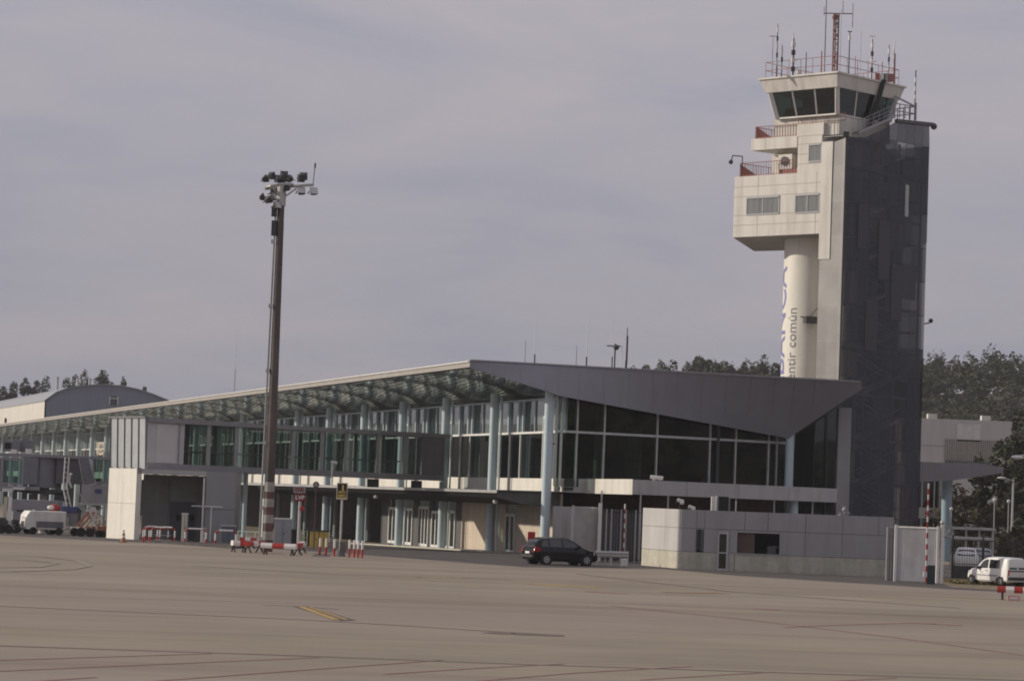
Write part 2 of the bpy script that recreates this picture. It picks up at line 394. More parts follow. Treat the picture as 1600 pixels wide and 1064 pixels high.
gline([(1225, 980), (1290, 977), (1420, 973)], .25, linered, 'red_marking', .009)
gline([(1420, 973), (1460, 974.5), (1500, 977)], .6, linered, 'red_marking', .012)
gline([(1180, 951), (1216, 952)], .8, linered, 'red_marking', .009)
gline([(1035, 925), (1080, 926.3), (1130, 926.5)], .8, mat('worn_brown_line', (.24, .15, .07), .9, var=.2), 'worn_brown_marking', .009)
gline([(920, 924), (975, 927.5)], .8, linered, 'red_marking', .009)
tyre_m = mat('tyre_mark', (.295, .252, .192), .9, var=.2, scale=2)
for a in ([(-20, 866), (60, 869), (120, 876), (140, 884), (110, 890), (20, 893), (-20, 893)], [(-20, 873), (40, 875), (90, 880), (60, 886), (-20, 887)], [(300, 884), (520, 897), (800, 905)], [(900, 896), (1150, 925), (1500, 950)]):
    gline(a, .28, tyre_m, 'tyre_mark', .018)
gline([(835, 912), (880, 915), (935, 918)], 1.0, lineyel, 'worn_yellow_marking', .009)
gline([(610, 901), (660, 902.5), (720, 903)], 1.0, mat('faint_yellow_line', (.33, .26, .15), .9, var=.2), 'faint_yellow_marking', .009)
gline([(-20, 929), (300, 937), (700, 949), (1000, 957)], .5, mat('faint_joint', (.28, .22, .18), .9), 'apron_joint', .004)

# ------------------------------------------------------------------ hills
def ridge(x):
    P = [(-900, 40), (-400, 28), (-200, 20), (-130, 17), (-98, 14), (-72, 9), (-40, 5), (0, 7), (15, 14), (26, 26), (45, 29), (62, 29), (80, 29.5), (94, 30.5), (112, 33.5), (132, 32), (200, 36), (400, 42), (900, 50)]
    for (x0, z0), (x1, z1) in zip(P, P[1:]):
        if x0 <= x <= x1:
            t = (x-x0)/(x1-x0); t = t*t*(3-2*t); return z0+(z1-z0)*t
    return 40
def hill_z(x, y):
    y0 = 400 if x > 40 else 540; y1 = 610 if x > 10 else 640
    t = min(1, max(0, (y-y0)/(y1-y0))); t = t*t*(3-2*t)
    return -1.2+(ridge(x)+1.2)*t
mb = MB(); xs = [-900, -600, -400]+list(range(-240, 260, 15))+[300, 400, 600, 900]; ys = [395, 430, 460, 490, 520, 550, 580, 610, 680, 800]; nx = len(xs)
mb.add([(x, y, hill_z(x, y)) for y in ys for x in xs], [[j*nx+i, j*nx+i+1, (j+1)*nx+i+1, (j+1)*nx+i] for j in range(len(ys)-1) for i in range(nx-1)])
hillm = mat('hill_soil', (.07, .06, .042), .95, var=.3, scale=.1)
struct(mb.build('hill_terrain', hillm, smooth=True))
# wooded rise to the right of the apron, mirrored in the end glazing
mb = MB(); ys = list(range(-400, 700, 50)); xs = [230, 270, 310, 350, 400, 600]; nx = len(xs)
hh = [-1.0, 6, 16, 26, 34, 40]
mb.add([(x+20*sin(y*.013), y, hh[i]) for y in ys for i, x in enumerate(xs)], [[j*nx+i, j*nx+i+1, (j+1)*nx+i+1, (j+1)*nx+i] for j in range(len(ys)-1) for i in range(nx-1)])
struct(mb.build('side_hill', hillm, smooth=True))

def leaves(P, n, c, r, size, rs, up=.6):
    """append n leaf clumps in a lumpy ellipsoid: numpy quads"""
    d = rs.normal(size=(n, 3)); d /= np.linalg.norm(d, axis=1)[:, None]
    rad = rs.uniform(.35, 1, n)**.5
    p = np.array(c)+d*rad[:, None]*np.array(r)
    u = rs.normal(size=(n, 3)); u[:, 2] *= up; u /= np.linalg.norm(u, axis=1)[:, None]
    w_ = rs.normal(size=(n, 3)); w_ = np.cross(u, w_); w_ /= np.linalg.norm(w_, axis=1)[:, None]
    s = size*rs.uniform(.5, 1.3, n)[:, None]
    P.append(np.stack([p-u*s-w_*s*.5, p+u*s-w_*s*.6, p+u*s*.8+w_*s*.6, p-u*s*.9+w_*s*.5], 1))
def leaf_mesh(name, P, m, parent=None):
    A = np.concatenate(P).reshape(-1, 3)
    if parent: A = A-np.array(ORG[parent.name])
    n = len(A)//4; me = bpy.data.meshes.new(name)
    me.vertices.add(n*4); me.vertices.foreach_set('co', A.astype(np.float32).ravel())
    me.loops.add(n*4); me.loops.foreach_set('vertex_index', np.arange(n*4, dtype=np.int32))
    me.polygons.add(n); me.polygons.foreach_set('loop_start', np.arange(0, n*4, 4, dtype=np.int32))
    me.update(calc_edges=True); me.materials.append(m)
    o = bpy.data.objects.new(name, me); COL.objects.link(o)
    if parent: o.parent = parent
    return o
rs = np.random.default_rng(5)
def crown(P, c, w, h, n, size, pine=True):
    k = rs.integers(6, 10)
    for i in range(k):
        t = rs.uniform(0, 2*pi); rr = rs.uniform(.15, .62)*w
        zc = rs.uniform(.0, .75)*h
        q = (c[0]+cos(t)*rr*(1-.35*zc/h), c[1]+sin(t)*rr*.9, c[2]+zc)
        s = rs.uniform(.24, .42)*w
        leaves(P, n//k, q, (s, s, s*rs.uniform(.45, .75)), size, rs)
    leaves(P, n//6, (c[0], c[1], c[2]+h*.75), (w*.28, w*.28, h*.28), size, rs)
P = []; TK = MB()
for y in np.arange(405, 636, 9.5):
    for x in np.arange(20, 150+(y-400)*.2, 5.6):
        if x/y < .040 or x/y > .222: continue
        if y < 560 and x/y < .135: continue
        xx = x+rs.uniform(-3, 3); yy = y+rs.uniform(-4, 4); zz = hill_z(xx, yy)
        hgt = rs.uniform(7.0, 11.5)
        crown(P, (xx, yy, zz+hgt*.12), rs.uniform(3.2, 5.2), hgt*.86, 460, .27)
        if y < 450: TK.tube((xx, yy, zz-1), (xx+rs.uniform(-.6, .6), yy, zz+hgt*.6), .2, .1, n=5)
for y in (628, 640, 652):
    for x in np.arange(-150, -92, 5):
        xx = x+rs.uniform(-2, 2); zz = hill_z(xx, y); hgt = rs.uniform(4.5, 7.5)
        crown(P, (xx, y, zz-.5), rs.uniform(3.2, 4.6), hgt, 260, .36)
tag(leaf_mesh('forest', P, fol_far), 'dark olive pine forest covering the hills behind the tower and the halls', None, kind='stuff')
tag(TK.build('forest_trunks', bark), 'bare trunks along the lower edge of the hillside forest', None, kind='stuff')
P = []
for y in range(-200, 560, 13):
    for k in range(4):
        x = 255+k*28+rs.uniform(-9, 9)+20*sin(y*.013); z = 2+k*8.0
        crown(P, (x, y+rs.uniform(-6, 6), z+1), 7.5, 12, 90, 1.5)
tag(leaf_mesh('side_forest', P, fol_far), 'wooded rise right of the apron, seen only mirrored in the terminal glass', None, kind='stuff')

def tree(name, base, hgt, w, label, cat='tree', group=None, fol=fol_pine, n=700, size=.38, crownbase=.35, lean=0):
    t = thing(name, base, label, cat, group)
    P = []; b = V(base)
    crown(P, (b.x+lean, b.y, b.z+hgt*crownbase), w, hgt*(1-crownbase), n, size)
    leaf_mesh('crown', P, fol, t)
    m = MB(); top = b+V((lean, 0, hgt*.85)); m.tube(b-V((0, 0, .5)), b+V((lean*.4, 0, hgt*.45)), w*.06+.1, w*.035+.06, n=7); m.tube(b+V((lean*.4, 0, hgt*.45)), top, w*.035+.06, .04, n=6)
    for i in range(7):
        q = b+V((lean*.6, 0, hgt*rs.uniform(crownbase, .8))); th = rs.uniform(0, 2*pi); m.tube(q, q+V((cos(th)*w*.6, sin(th)*w*.6, hgt*.08)), w*.02+.04, .02, n=5)
    m.build('trunk', bark, t)
    return t
# skyline trees, left hill (placed on the ridge)
def ridge_tree(px, ptop, Y, w, label, group, n=1100, fol=fol_pine, minh=5, lean=0, cb=.3):
    p = at(px, ptop, Y); z0 = min(hill_z(p.x, Y), p.z-minh); z0 = hill_z(p.x, Y) if p.z-hill_z(p.x, Y) > minh else z0
    tree('pine_tree', (p.x, Y, z0), p.z-z0, w, label, 'tree', group, fol, int(n*1.4), .27, crownbase=cb, lean=lean)
G = 'trees on the skyline behind the arched hall'
for px, py, w, lab in ((5, 604, 4.2, 'dark pine at the far left edge of the skyline'), (22, 597, 4.0, 'second dark pine from the left edge of the skyline'), (40, 592, 4.4, 'broad dark tree on the skyline left of the tallest chimney'),
                       (58, 596, 3.6, 'low rounded tree between the broad tree and the tallest chimney'), (72, 589, 4.2, 'dense dark tree just left of the tallest chimney of the hall'), (105, 590, 4.2, 'bushy dark tree between the first and second chimney of the hall'),
                       (118, 586, 3.4, 'dark tree crown directly behind the second chimney of the hall'), (133, 579, 4.4, 'tall dense pine right behind the third chimney of the hall'),
                       (162, 579, 4.6, 'tallest tree on the left skyline, with an open umbrella-like crown'), (184, 590, 3.0, 'small slanting pine right of the tallest open-crowned tree'), (226, 605, 2.2, 'tiny treetop peeping over the right slope of the arched hall roof')):
    ridge_tree(px, py, 632+rs.uniform(-8, 8), w*1.05, lab, G, lean=1.5 if px in (184,) else 0, cb=.5 if px == 162 else .25)
G = 'trees on the skyline above the terminal roof'
for i, (px, py, w, lab) in enumerate(((990, 574, 4, 'low scrubby treetop at the left end of the row above the terminal roof'), (1010, 570, 4.5, 'low treetop second from the left above the terminal roof'), (1033, 567, 5, 'rounded treetop left of the highest one above the terminal roof'), (1052, 563, 4.6, 'bushy treetop close left of the highest one above the terminal roof'), (1092, 557, 5.2, 'highest treetop above the terminal roof between antennas and tower'),
                       (1073, 567, 4.4, 'small treetop tucked left against the highest one above the terminal roof'), (1120, 567, 4.6, 'broad treetop right of the highest one above the terminal roof'), (1140, 572, 4.5, 'low wide treetop midway between the highest one and the tower'), (1163, 573, 4, 'pale low treetop nearer to the tower above the terminal roof'), (1190, 567, 4.6, 'dark treetop near the white tower shaft'), (1212, 568, 4, 'dark treetop touching the left edge of the tower shaft'))):
    ridge_tree(px, py, 590+rs.uniform(-10, 10), w, lab, G)
G = 'trees at the foot of the wooded hill'
for px, py, Y, w, n, lab in ((1598, 640, 262, 4.6, 2600, 'big dark conifer at the right edge beside the grey hall'), (1562, 690, 264, 3.6, 1800, 'dark spreading conifer overlapping the grey hall front'), (1530, 708, 268, 2.6, 1000, 'small dark conifer left of the spreading one, over the canopy tip'),
                             (1585, 745, 240, 2.6, 1000, 'dark bushy tree behind the tall street lamp')):
    p = at(px, py, Y); tree('conifer', (p.x, Y, -.9), p.z+.9, w, lab, 'tree', G, fol_pine, n, .22, crownbase=.2)
for px, py, Y, w, lab in ((1500, 757, 262, 4.5, 'brown scrubby tree right of the blue column under the canopy'), (1530, 762, 270, 4.0, 'brown scrubby tree behind the small round lamps'), (1572, 775, 255, 4.2, 'brownish bush at the foot of the tall street lamp'), (1548, 790, 262, 3.5, 'low brown bush above the white shelter roofs')):
    p = at(px, py, Y); tree('scrub_tree', (p.x, Y, -.9), p.z+.9, w, lab, 'tree', G, fol_scrub, 1500, .2, crownbase=.08)
for px, py, Y, w, lab in ((1590, 822, 190, 2.4, 'olive bush above the roof of the white van'), (1572, 835, 185, 1.9, 'dark bush left above the roof of the white van')):
    p = at(px, py, Y); tree('bush', (p.x, Y, gz(0, Y)), p.z-gz(0, Y), w, lab, 'bush', None, fol_scrub, 1200, .14, crownbase=.02)

# thin air haze over the whole airfield
mb = MB(); mb.box((0, 225, 38), (1900, 1450, 86))
hz_ = bpy.data.materials.new('haze_air'); hz_.use_nodes = True; nt = hz_.node_tree; nt.nodes.remove(nt.nodes['Principled BSDF'])
pv = nt.nodes.new('ShaderNodeVolumePrincipled'); pv.inputs['Density'].default_value = .00015; pv.inputs['Color'].default_value = (.90, .90, .96, 1); nt.links.new(pv.outputs[0], nt.nodes['Material Output'].inputs['Volume'])
hzo = mb.build('haze', hz_); tag(hzo, 'thin pale air haze lying over the whole airfield', None, kind='stuff')
# ------------------------------------------------------------------ terminal building
T = thing('terminal_building', (P1.x, P1.y, 0), 'long glazed terminal with a swooping grey wing roof, louvred soffit and pale blue columns', 'terminal')
def eavez(s): return 12.55-.0016*s
NB = 28; SE = NB*BAY
E0 = at(742, 565, 168.0)
Bt = at(1345, 597, 174.7)
W0 = pp(866, 747, P1, P1+V((19.2-P1.x, 178-P1.y, 0)))
C2 = V((19.2, 178, 0)); EWA = V((P1.x, P1.y, 0)); EWd = (C2-EWA).normalized(); EWn = V((EWd.y, -EWd.x, 0))   # end wall direction, outward normal
def EW(px, py, off=0.0):
    o = EWn*off; return pp(px, py, EWA+o, EWA+EWd+o)
# roof slab: eave edge, wing edge, and back
eo = 5.2
m = MB()
far_o = FA(SE, eo, 0); near = FA(1.0, eo, 0)
tipx = V((Bt.x, Bt.y, 0))
roof_pts = [V((near.x, near.y, 12.46))+a_*.8, V((tipx.x, tipx.y, 12.46))+a_*.8, tipx+a_*SE*1.0+V((0, 0, 12.1)), V((far_o.x, far_o.y, 12.1))]
m.slab([p-V((0, 0, .28)) for p in roof_pts], V((0, 0, .28)))
m.build('roof', zinc, T)
# eave band (sunlit) along the long side
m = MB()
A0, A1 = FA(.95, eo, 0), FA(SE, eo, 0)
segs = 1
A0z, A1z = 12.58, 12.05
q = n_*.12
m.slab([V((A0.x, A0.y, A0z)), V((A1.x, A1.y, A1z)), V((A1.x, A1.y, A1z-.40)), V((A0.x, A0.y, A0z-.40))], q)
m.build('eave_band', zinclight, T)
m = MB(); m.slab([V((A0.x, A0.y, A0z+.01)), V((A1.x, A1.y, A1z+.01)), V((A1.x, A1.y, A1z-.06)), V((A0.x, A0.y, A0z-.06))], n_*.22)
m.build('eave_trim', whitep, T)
# wing fascia: tall dark grey folded sheet hanging over the end glazing
f1 = V((A0.x, A0.y, 12.60))+n_*.1; f1b = V((A0.x, A0.y, 12.14))+n_*.1
lo1 = EW(853, 611, 1.1); lo1b = EW(872, 618, 1.0); lo2 = EW(1232, 684.5, 1.2)
tipT = V((Bt.x, Bt.y, 0)); tz = zat(597, Bt); tipB = at(1347.5, 607, 174.9)
m = MB(); tipU = V((Bt.x, Bt.y, tz)); lowl = [f1b, lo1, lo1b, lo2, tipB]; NS = 48
def low_at(x):
    for p, q2 in zip(lowl, lowl[1:]):
        if p.x <= x <= q2.x+1e-6: return p.lerp(q2, (x-p.x)/(q2.x-p.x))
    return tipB.copy()
xsx = sorted([f1.x+(tipB.x-f1.x)*k/NS for k in range(NS+1)]+[lo1.x, lo1b.x, lo2.x])
Tp = [f1.lerp(tipU, min(1, (x-f1.x)/(tipU.x-f1.x))) for x in xsx]; Bp = [low_at(x) for x in xsx]
for k in range(len(xsx)-1):
    for r_ in range(4):
        a1, b1_ = r_/4, (r_+1)/4; A_, B_, C_, D_ = Tp[k].lerp(Bp[k], a1), Tp[k].lerp(Bp[k], b1_), Tp[k+1].lerp(Bp[k+1], b1_), Tp[k+1].lerp(Bp[k+1], a1)
        m.poly([A_, B_, C_, D_]); bo = V((0, .22, 0)); m.poly([D_+bo, C_+bo, B_+bo, A_+bo])
m.build('wing_fascia', zinc, T, smooth=True)
seam = mat('zinc_seam', (.215, .21, .232), .5)
m = MB()
for k in range(3, len(xsx)-2, 3): m.bar(Tp[k]+V((0, -.004, -.03)), Bp[k]+V((0, -.004, .03)), .02)
m.build('fascia_seams', seam, T)
m = MB()
m.bar(f1+V((0, -.02, .03)), tipU+V((0, -.02, .03)), .10)
m.build('fascia_cap', mat('cap_zinc', (.28, .27, .29), .45), T)
# under side of the wing (dark) between fascia foot and glazing
m = MB()
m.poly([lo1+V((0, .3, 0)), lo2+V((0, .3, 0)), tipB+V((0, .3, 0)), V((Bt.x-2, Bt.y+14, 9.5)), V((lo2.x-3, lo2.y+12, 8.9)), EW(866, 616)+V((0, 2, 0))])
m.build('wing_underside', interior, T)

# soffit: curved louvred metal
def soffit_pt(s, t, wob=0.0):
    o = -1.25+(eo+1.25)*(1-cos(t)); z0 = 10.45; z1 = eavez(s)-.42
    return FA(s, o, z0+(z1-z0)*sin(t))
sof = bpy.data.materials.new('louvred_soffit'); sof.use_nodes = True
nt = sof.node_tree; N = nt.nodes; L = nt.links; b = N['Principled BSDF']; b.inputs['Metallic'].default_value = 1; b.inputs['Roughness'].default_value = .10
tc = N.new('ShaderNodeTexCoord'); nn = N.new('ShaderNodeTexNoise'); nn.inputs['Scale'].default_value = 1.2; nn.inputs['Detail'].default_value = 5
mp = N.new('ShaderNodeMapping'); mp.inputs['Rotation'].default_value = (0, 0, -(pi/2+TH)); mp.inputs['Scale'].default_value = (.45, .10, .10); L.new(tc.outputs['Object'], mp.inputs[0]); L.new(mp.outputs[0], nn.inputs['Vector'])
r = N.new('ShaderNodeValToRGB'); r.color_ramp.elements[0].position = .35; r.color_ramp.elements[1].position = .7
r.color_ramp.elements[0].color = (.20, .21, .18, 1); r.color_ramp.elements[1].color = (.50, .51, .44, 1); L.new(nn.outputs['Fac'], r.inputs[0]); L.new(r.outputs[0], b.inputs['Base Color'])
MATS['sof'] = sof
m = MB(); NT = 18; ss = [-1.2, -.4]+[k*BAY/10 for k in range(0, NB*10+1)]
def sofp(s, t):
    o = -1.25+(eo+1.2)*t**2.0; z0 = 10.45; z1 = eavez(s)-.40
    return FA(s, o, z0+(z1-z0)*(t*.25+.75*sin(t*pi/2))-.34*sin(pi*((max(0, s)/BAY) % 1.0))*sin(pi*t)**.8)
for sa, sb in zip(ss, ss[1:]):
    for i in range(NT):
        t0, t1 = i/NT, (i+1)/NT
        q = [sofp(sa, t0), sofp(sa, t1), sofp(sb, t1), sofp(sb, t0)]
        dd = lo1-f1b; ok = True
        for c in q:
            if dd.x*(c.y-f1b.y)-dd.y*(c.x-f1b.x) < .9*dd.length*(1 if t1 < .93 else 0): ok = False
        if not ok: continue
        # each louvre: a bright blade standing nearly upright, then a dark gap
        dz = V((0, 0, .0)); u = .84; eps = V((0, 0, .03)); r_ = [q[0].lerp(q[1], u), q[3].lerp(q[2], u)]
        m.use(0); m.poly([q[0]-dz, r_[0]+dz*.4, r_[1]+dz*.4, q[3]-dz]); m.use(1); m.poly([r_[0]+eps, q[1]+eps, q[2]+eps, r_[1]+eps])
m.build('soffit', [sof, mat('soffit_gap', (.045, .045, .04), .8)], T)

# columns
for k in range(NB):
    s = k*BAY; p = FA(s, 0, 0); g = gz(p.x, p.y)
    m = MB(); m.tube((p.x, p.y, g-.05), (p.x, p.y, 10.95), .32, n=20)
    m.build('column', bluecol, T, smooth=True)
    if k:
        m = MB(); p = FA(s-.75, -.25, 0); m.tube((p.x, p.y, g), (p.x, p.y, 10.7), .07, n=8); m.build('drainpipe', bluecol, T)
# facade bays
def fq(m, s0, s1, z0, z1, o, d=.12): m.slab([FA(s0, o, z0), FA(s1, o, z0), FA(s1, o, z1), FA(s0, o, z1)], n_*d)
for k in range(NB):
    s0, s1 = k*BAY, (k+1)*BAY
    X = lambda f: s1-(s1-s0)*f            # f runs left to right in the picture
    m = MB(); m.poly([FA(s0, -1.2, 8.25), FA(s1, -1.2, 8.25), FA(s1, -1.2, 10.5), FA(s0, -1.2, 10.5)]); up = m.build('window', g_up, T)
    m = MB(); m.poly([FA(s0, -1.2, 5.1), FA(s1, -1.2, 5.1), FA(s1, -1.2, 8.2), FA(s0, -1.2, 8.2)]); lw = m.build('window', g_low, T)
    m = MB()
    for f in (.0, .185, .27): fq(m, X(f)+.09, X(f)-.09, 8.25, 10.42, -1.19, .16)
    for f in (.47, .635, .82, .985): fq(m, X(f)+.035, X(f)-.035, 8.25, 10.42, -1.19, .08)
    fq(m, s0, s1, 10.40, 10.52, -1.19, .14)
    m.use(1); fq(m, X(.64), X(.815), 9.12, 9.30, -1.19, .14); fq(m, X(.635)+.05, X(.635)-.05, 8.28, 9.12, -1.19, .12); fq(m, X(.82)+.05, X(.82)-.05, 8.28, 9.12, -1.19, .12)
    m.use(0); m.build('frame', [bluecol, whiteframe], up)
    m = MB(); fq(m, s0, s1, 8.14, 8.28, -1.19, .18)
    for f in (.635, .815): fq(m, X(f)+.05, X(f)-.05, 5.1, 8.14, -1.19, .12)
    for f in (.02, .22): fq(m, X(f)+.05, X(f)-.05, 5.1, 8.14, -1.19, .10)
    m.build('frame', whiteframe, lw)
    # pale sheets behind part of the upper glass paint in its sky reflection
    m = MB(); m.poly([FA(X(.475), -1.3, 8.3), FA(X(1.0), -1.3, 8.3), FA(X(1.0), -1.3, 10.4), FA(X(.475), -1.3, 10.4)]); m.build('sky_reflection_sheet', skytone, up); m = MB(); m.poly([FA(X(.0), -1.3, 8.3), FA(X(.19), -1.3, 8.3), FA(X(.19), -1.3, 10.4), FA(X(.0), -1.3, 10.4)]); m.build('sky_reflection_sheet', skytone, up)
# white band and ground floor wall
m = MB()
for k in range(NB):
    for j in range(4):
        s0 = k*BAY+j*BAY/4; fq(m, s0+.01, s0+BAY/4-.01, 4.25, 5.1, -1.2, .14)
m.use(1); fq(m, 0, SE, 4.3, 5.05, -1.2, .12)
m.build('wall_band', [white_cl, creamjoint], T)
m = MB()
fq(m, 1.2, 10.35, -.4, 4.1, -1.6, .15)
fq(m, 12.6, 23.0, -.5, 4.1, -1.6, .15)
m.use(1)
for s in (3.4, 5.7, 8.0, 14.7, 17.0, 19.3, 21.4): fq(m, s-.012, s+.012, -.5, 4.1, -1.446, .006)
m.build('ground_floor_wall', [beige, mat('beige_joint', (.5, .42, .33), .8, grime=.2)], T)
# doors
def door(s0, s1, z1, top=4.0, o=-1.5, leaves_=2):
    g = -.32 if s0 > 20 else -.15
    m = MB(); m.poly([FA(s0, o, g), FA(s1, o, g), FA(s1, o, top), FA(s0, o, top)]); d = m.build('door', g_low, T)
    m = MB()
    for i in range(leaves_+1):
        s = s0+(s1-s0)*i/leaves_; fq(m, s-.07, s+.07, g, z1, o+.01, .1)
    fq(m, s0, s1, z1-.1, z1+.1, o+.01, .1); fq(m, s0, s1, g, g+.22, o+.01, .1); fq(m, s0, s1, top-.12, top, o+.01, .08)
    m.build('frame', whiteframe, d)
door(10.5, 12.5, 2.5); door(24.6, 27.0, 2.5); door(28.6, 30.6, 2.4); door(36.0, 42.8, 2.5, leaves_=6); door(31.6, 34.2, 2.7, leaves_=3)
for s0, s1 in ((23.0, 24.5), (27.1, 28.5), (30.7, 31.5), (34.3, 35.9), (42.9, 45.4)): m = MB(); fq(m, s0, s1, -.6, 4.2, -1.7, .2); m.build('inner_wall_panel', interior2, T)

# dark halls behind the glass: floors, back wall, far end
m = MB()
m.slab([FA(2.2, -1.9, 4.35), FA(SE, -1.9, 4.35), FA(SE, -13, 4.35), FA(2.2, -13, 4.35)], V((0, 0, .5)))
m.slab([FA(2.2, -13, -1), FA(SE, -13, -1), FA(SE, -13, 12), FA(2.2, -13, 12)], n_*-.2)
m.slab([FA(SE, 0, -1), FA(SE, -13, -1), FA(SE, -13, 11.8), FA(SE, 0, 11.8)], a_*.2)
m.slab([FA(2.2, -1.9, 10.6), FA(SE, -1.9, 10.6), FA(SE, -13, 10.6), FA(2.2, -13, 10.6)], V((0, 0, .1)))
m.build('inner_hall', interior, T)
iteal = mat('inner_teal', (.23, .27, .27), .6)
for k in range(9):
    p = FA(k*BAY+4, -5, 0); m = MB(); m.tube((p.x, p.y, -.6), (p.x, p.y, 10.5), .25, n=12); m.build('inner_column', iteal, T)
    m = MB(); fq(m, k*BAY+6.0, k*BAY+8.8, 5.2, 9.0, -9, .2); m.build('inner_partition', iteal, T)
# airport name standing in front of the upper windows, far down the facade
pv_ = pp(156, 702, FA(0, 1.2, 0), FA(100, 1.2, 0)); m = MB()
text_on(m, 'VIGO', 2.5, pv_, -a_, UP, .0)
m2_ = MB(); off_ = n_*-.12; k0 = len(m.v)
m2_.add([V(v) for v in m.v], m.f); m2_.add([V(v)+off_ for v in m.v], [f[::-1] for f in m.f])
m2_.build('name_lettering', mat('cream_letters', (.78, .70, .56), .5), T)
# canopy over the ground floor
m = MB(); cs0, cs1 = .9, 108.0; oc = 3.1
m.slab([FA(cs0, -1.2, 4.12), FA(cs1, -1.2, 4.12), FA(cs1, oc, 4.12), FA(cs0, oc, 4.12)], V((0, 0, .07)))
m.use(1); fq(m, cs0, cs1, 4.0, 4.19, oc, .05); m.use(2)
s = cs0+.2
while s < 72:
    m.slab([FA(s, -1.1, 3.25), FA(s, 1.2, 3.30), FA(s, oc-.1, 3.72), FA(s, oc-.1, 4.1), FA(s, -1.1, 4.1)], a_*.05); s += .42
m.build('entrance_canopy', [darkframe, steel, mat('dark_slat', (.10, .10, .095), .5, metal=.3)], T)
# small lamps and fittings below the canopy
for s in (4.0, 34.0):
    p = FA(s, 2.2, 0); m = MB(); m.tube((p.x, p.y, 3.75), (p.x, p.y, 3.55), .04, n=6); m.ball((p.x, p.y, 3.42), .17); m.build('canopy_lamp', whitep, T)

# ---- end glazing
marks = [(866, 747), (874, 747), (898, 747.5), (940.7, 748), (1023.5, 748.5), (1106.3, 753.3), (1146.5, 755), (1198, 758), (1211, 759), (1236, 761)]
sills = [EW(*q) for q in marks]
def headz(p):
    zL, zR = 10.62, 8.75
    t = (p.x-sills[0].x)/(C2.x-sills[0].x); return zL+(zR-zL)*t
TZ = 8.22
for p, q in zip(sills, sills[1:]):
    m = MB()
    m.poly([V((p.x, p.y, TZ)), V((q.x, q.y, TZ)), V((q.x, q.y, headz(q)+.35)), V((p.x, p.y, headz(p)+.35))])
    m.poly([V((p.x, p.y, 4.6)), V((q.x, q.y, 4.6)), V((q.x, q.y, TZ)), V((p.x, p.y, TZ))])
    m.build('window_pane', g_end, T)
m = MB()
for i, p in enumerate(sills): m.box((p.x+EWn.x*.05, p.y+EWn.y*.05, (4.6+headz(p)+.2)/2), (.11, .16, headz(p)+.2-4.6), atan2(EWd.y, EWd.x))
p, q = sills[0], sills[-1]
m.bar(V((p.x, p.y, TZ))+EWn*.06, V((q.x, q.y, TZ))+EWn*.06, .15)
m.build('glazing_frame', steel, T)
# interior behind end glazing
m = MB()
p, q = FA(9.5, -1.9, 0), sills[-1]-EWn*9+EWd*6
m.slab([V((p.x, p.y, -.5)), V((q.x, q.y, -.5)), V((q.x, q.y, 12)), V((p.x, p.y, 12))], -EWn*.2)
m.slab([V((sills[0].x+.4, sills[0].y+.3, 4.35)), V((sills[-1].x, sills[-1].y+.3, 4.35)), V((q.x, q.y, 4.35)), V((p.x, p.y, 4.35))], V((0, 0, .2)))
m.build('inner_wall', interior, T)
m = MB(); 
for dx in (1.1, 1.9): p = sills[0]+EWd*dx-EWn*1.5; m.box((p.x, p.y, 5.3), (.35, .25, 1.4)); 
p = sills[0]+EWd*.8-EWn*1.2; m.box((p.x, p.y, 7.4), (1.3, .1, .12), .5)
m.build('lounge_fitting', interior2, T)
# end column, recess glass, grey pier
m = MB(); cp2 = EW(1232, 760, .9); m.tube((cp2.x, cp2.y, -.1), (cp2.x, cp2.y, 9.0), .29, n=18); m.build('column', bluecol, T, smooth=True)
ra = V((cp2.x-.3, 183, 0)); rb = at(1312, 760, 184); 
m = MB(); m.poly([V((ra.x, 183, 0)), V((rb.x, 184, 0)), V((rb.x, 184, 12)), V((ra.x, 183, 12))]); m.build('window_pane', g_end, T)
m = MB()
for x in (1256, 1270, 1290): q = at(x, 760, 183.6); m.box((q.x, q.y-.08, 6), (.07, .1, 12))
m.build('glazing_frame', darkframe, T)
m = MB(); pl = at(1309, 700, 179); pr = at(1329, 700, 179); hz = at(1318, 637, 179).z; m.box(((pl.x+pr.x)/2, 179.6, hz/2-.2), (pr.x-pl.x, 1.2, hz+.4)); m.build('wall_pier', greyp, T)
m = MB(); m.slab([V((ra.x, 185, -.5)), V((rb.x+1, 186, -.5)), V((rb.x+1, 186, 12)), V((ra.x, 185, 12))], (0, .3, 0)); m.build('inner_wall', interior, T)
# projecting first floor band with one sunlit return
c0 = at(866, 748, 169.6); c0.z = 0; c1 = at(917, 748, 170.2); c1.z = 0; c2 = at(990, 748, 160.0); c2.z = 0; c3 = at(1308, 765, 171.5); c3.z = 0
zT, zB = 5.14, 4.22
m = MB()
for A, B in ((c0, c1), (c1, c2), (c2, c3)):
    m.slab([V((A.x, A.y, zB)), V((B.x, B.y, zB)), V((B.x, B.y, zT)), V((A.x, A.y, zT))], (0, .3, 0) if A is not c1 else (.3, 0, 0))
m.slab([V((c0.x, c0.y+.3, zB+.05)), V((c1.x+.3, c1.y+.3, zB+.05)), V((c2.x+.3, c2.y+.3, zB+.05)), V((c3.x, c3.y+.3, zB+.05)), V((c3.x, c3.y+9, zB+.05)), V((c0.x+1, c0.y+8, zB+.05))], (0, 0, .3))
m.build('parapet_band', white_cl if False else greyp2, T)
m = MB(); m.slab([V((c1.x-.06, c1.y, zB-.02)), V((c2.x-.06, c2.y, zB-.02)), V((c2.x-.06, c2.y, zT+.02)), V((c1.x-.06, c1.y, zT+.02))], (.05, 0, 0)); m.build('sunlit_band_face', cream, T)  # sunlight on the return painted as a cream sheet over the grey band
m = MB(); d = (c3-c2)
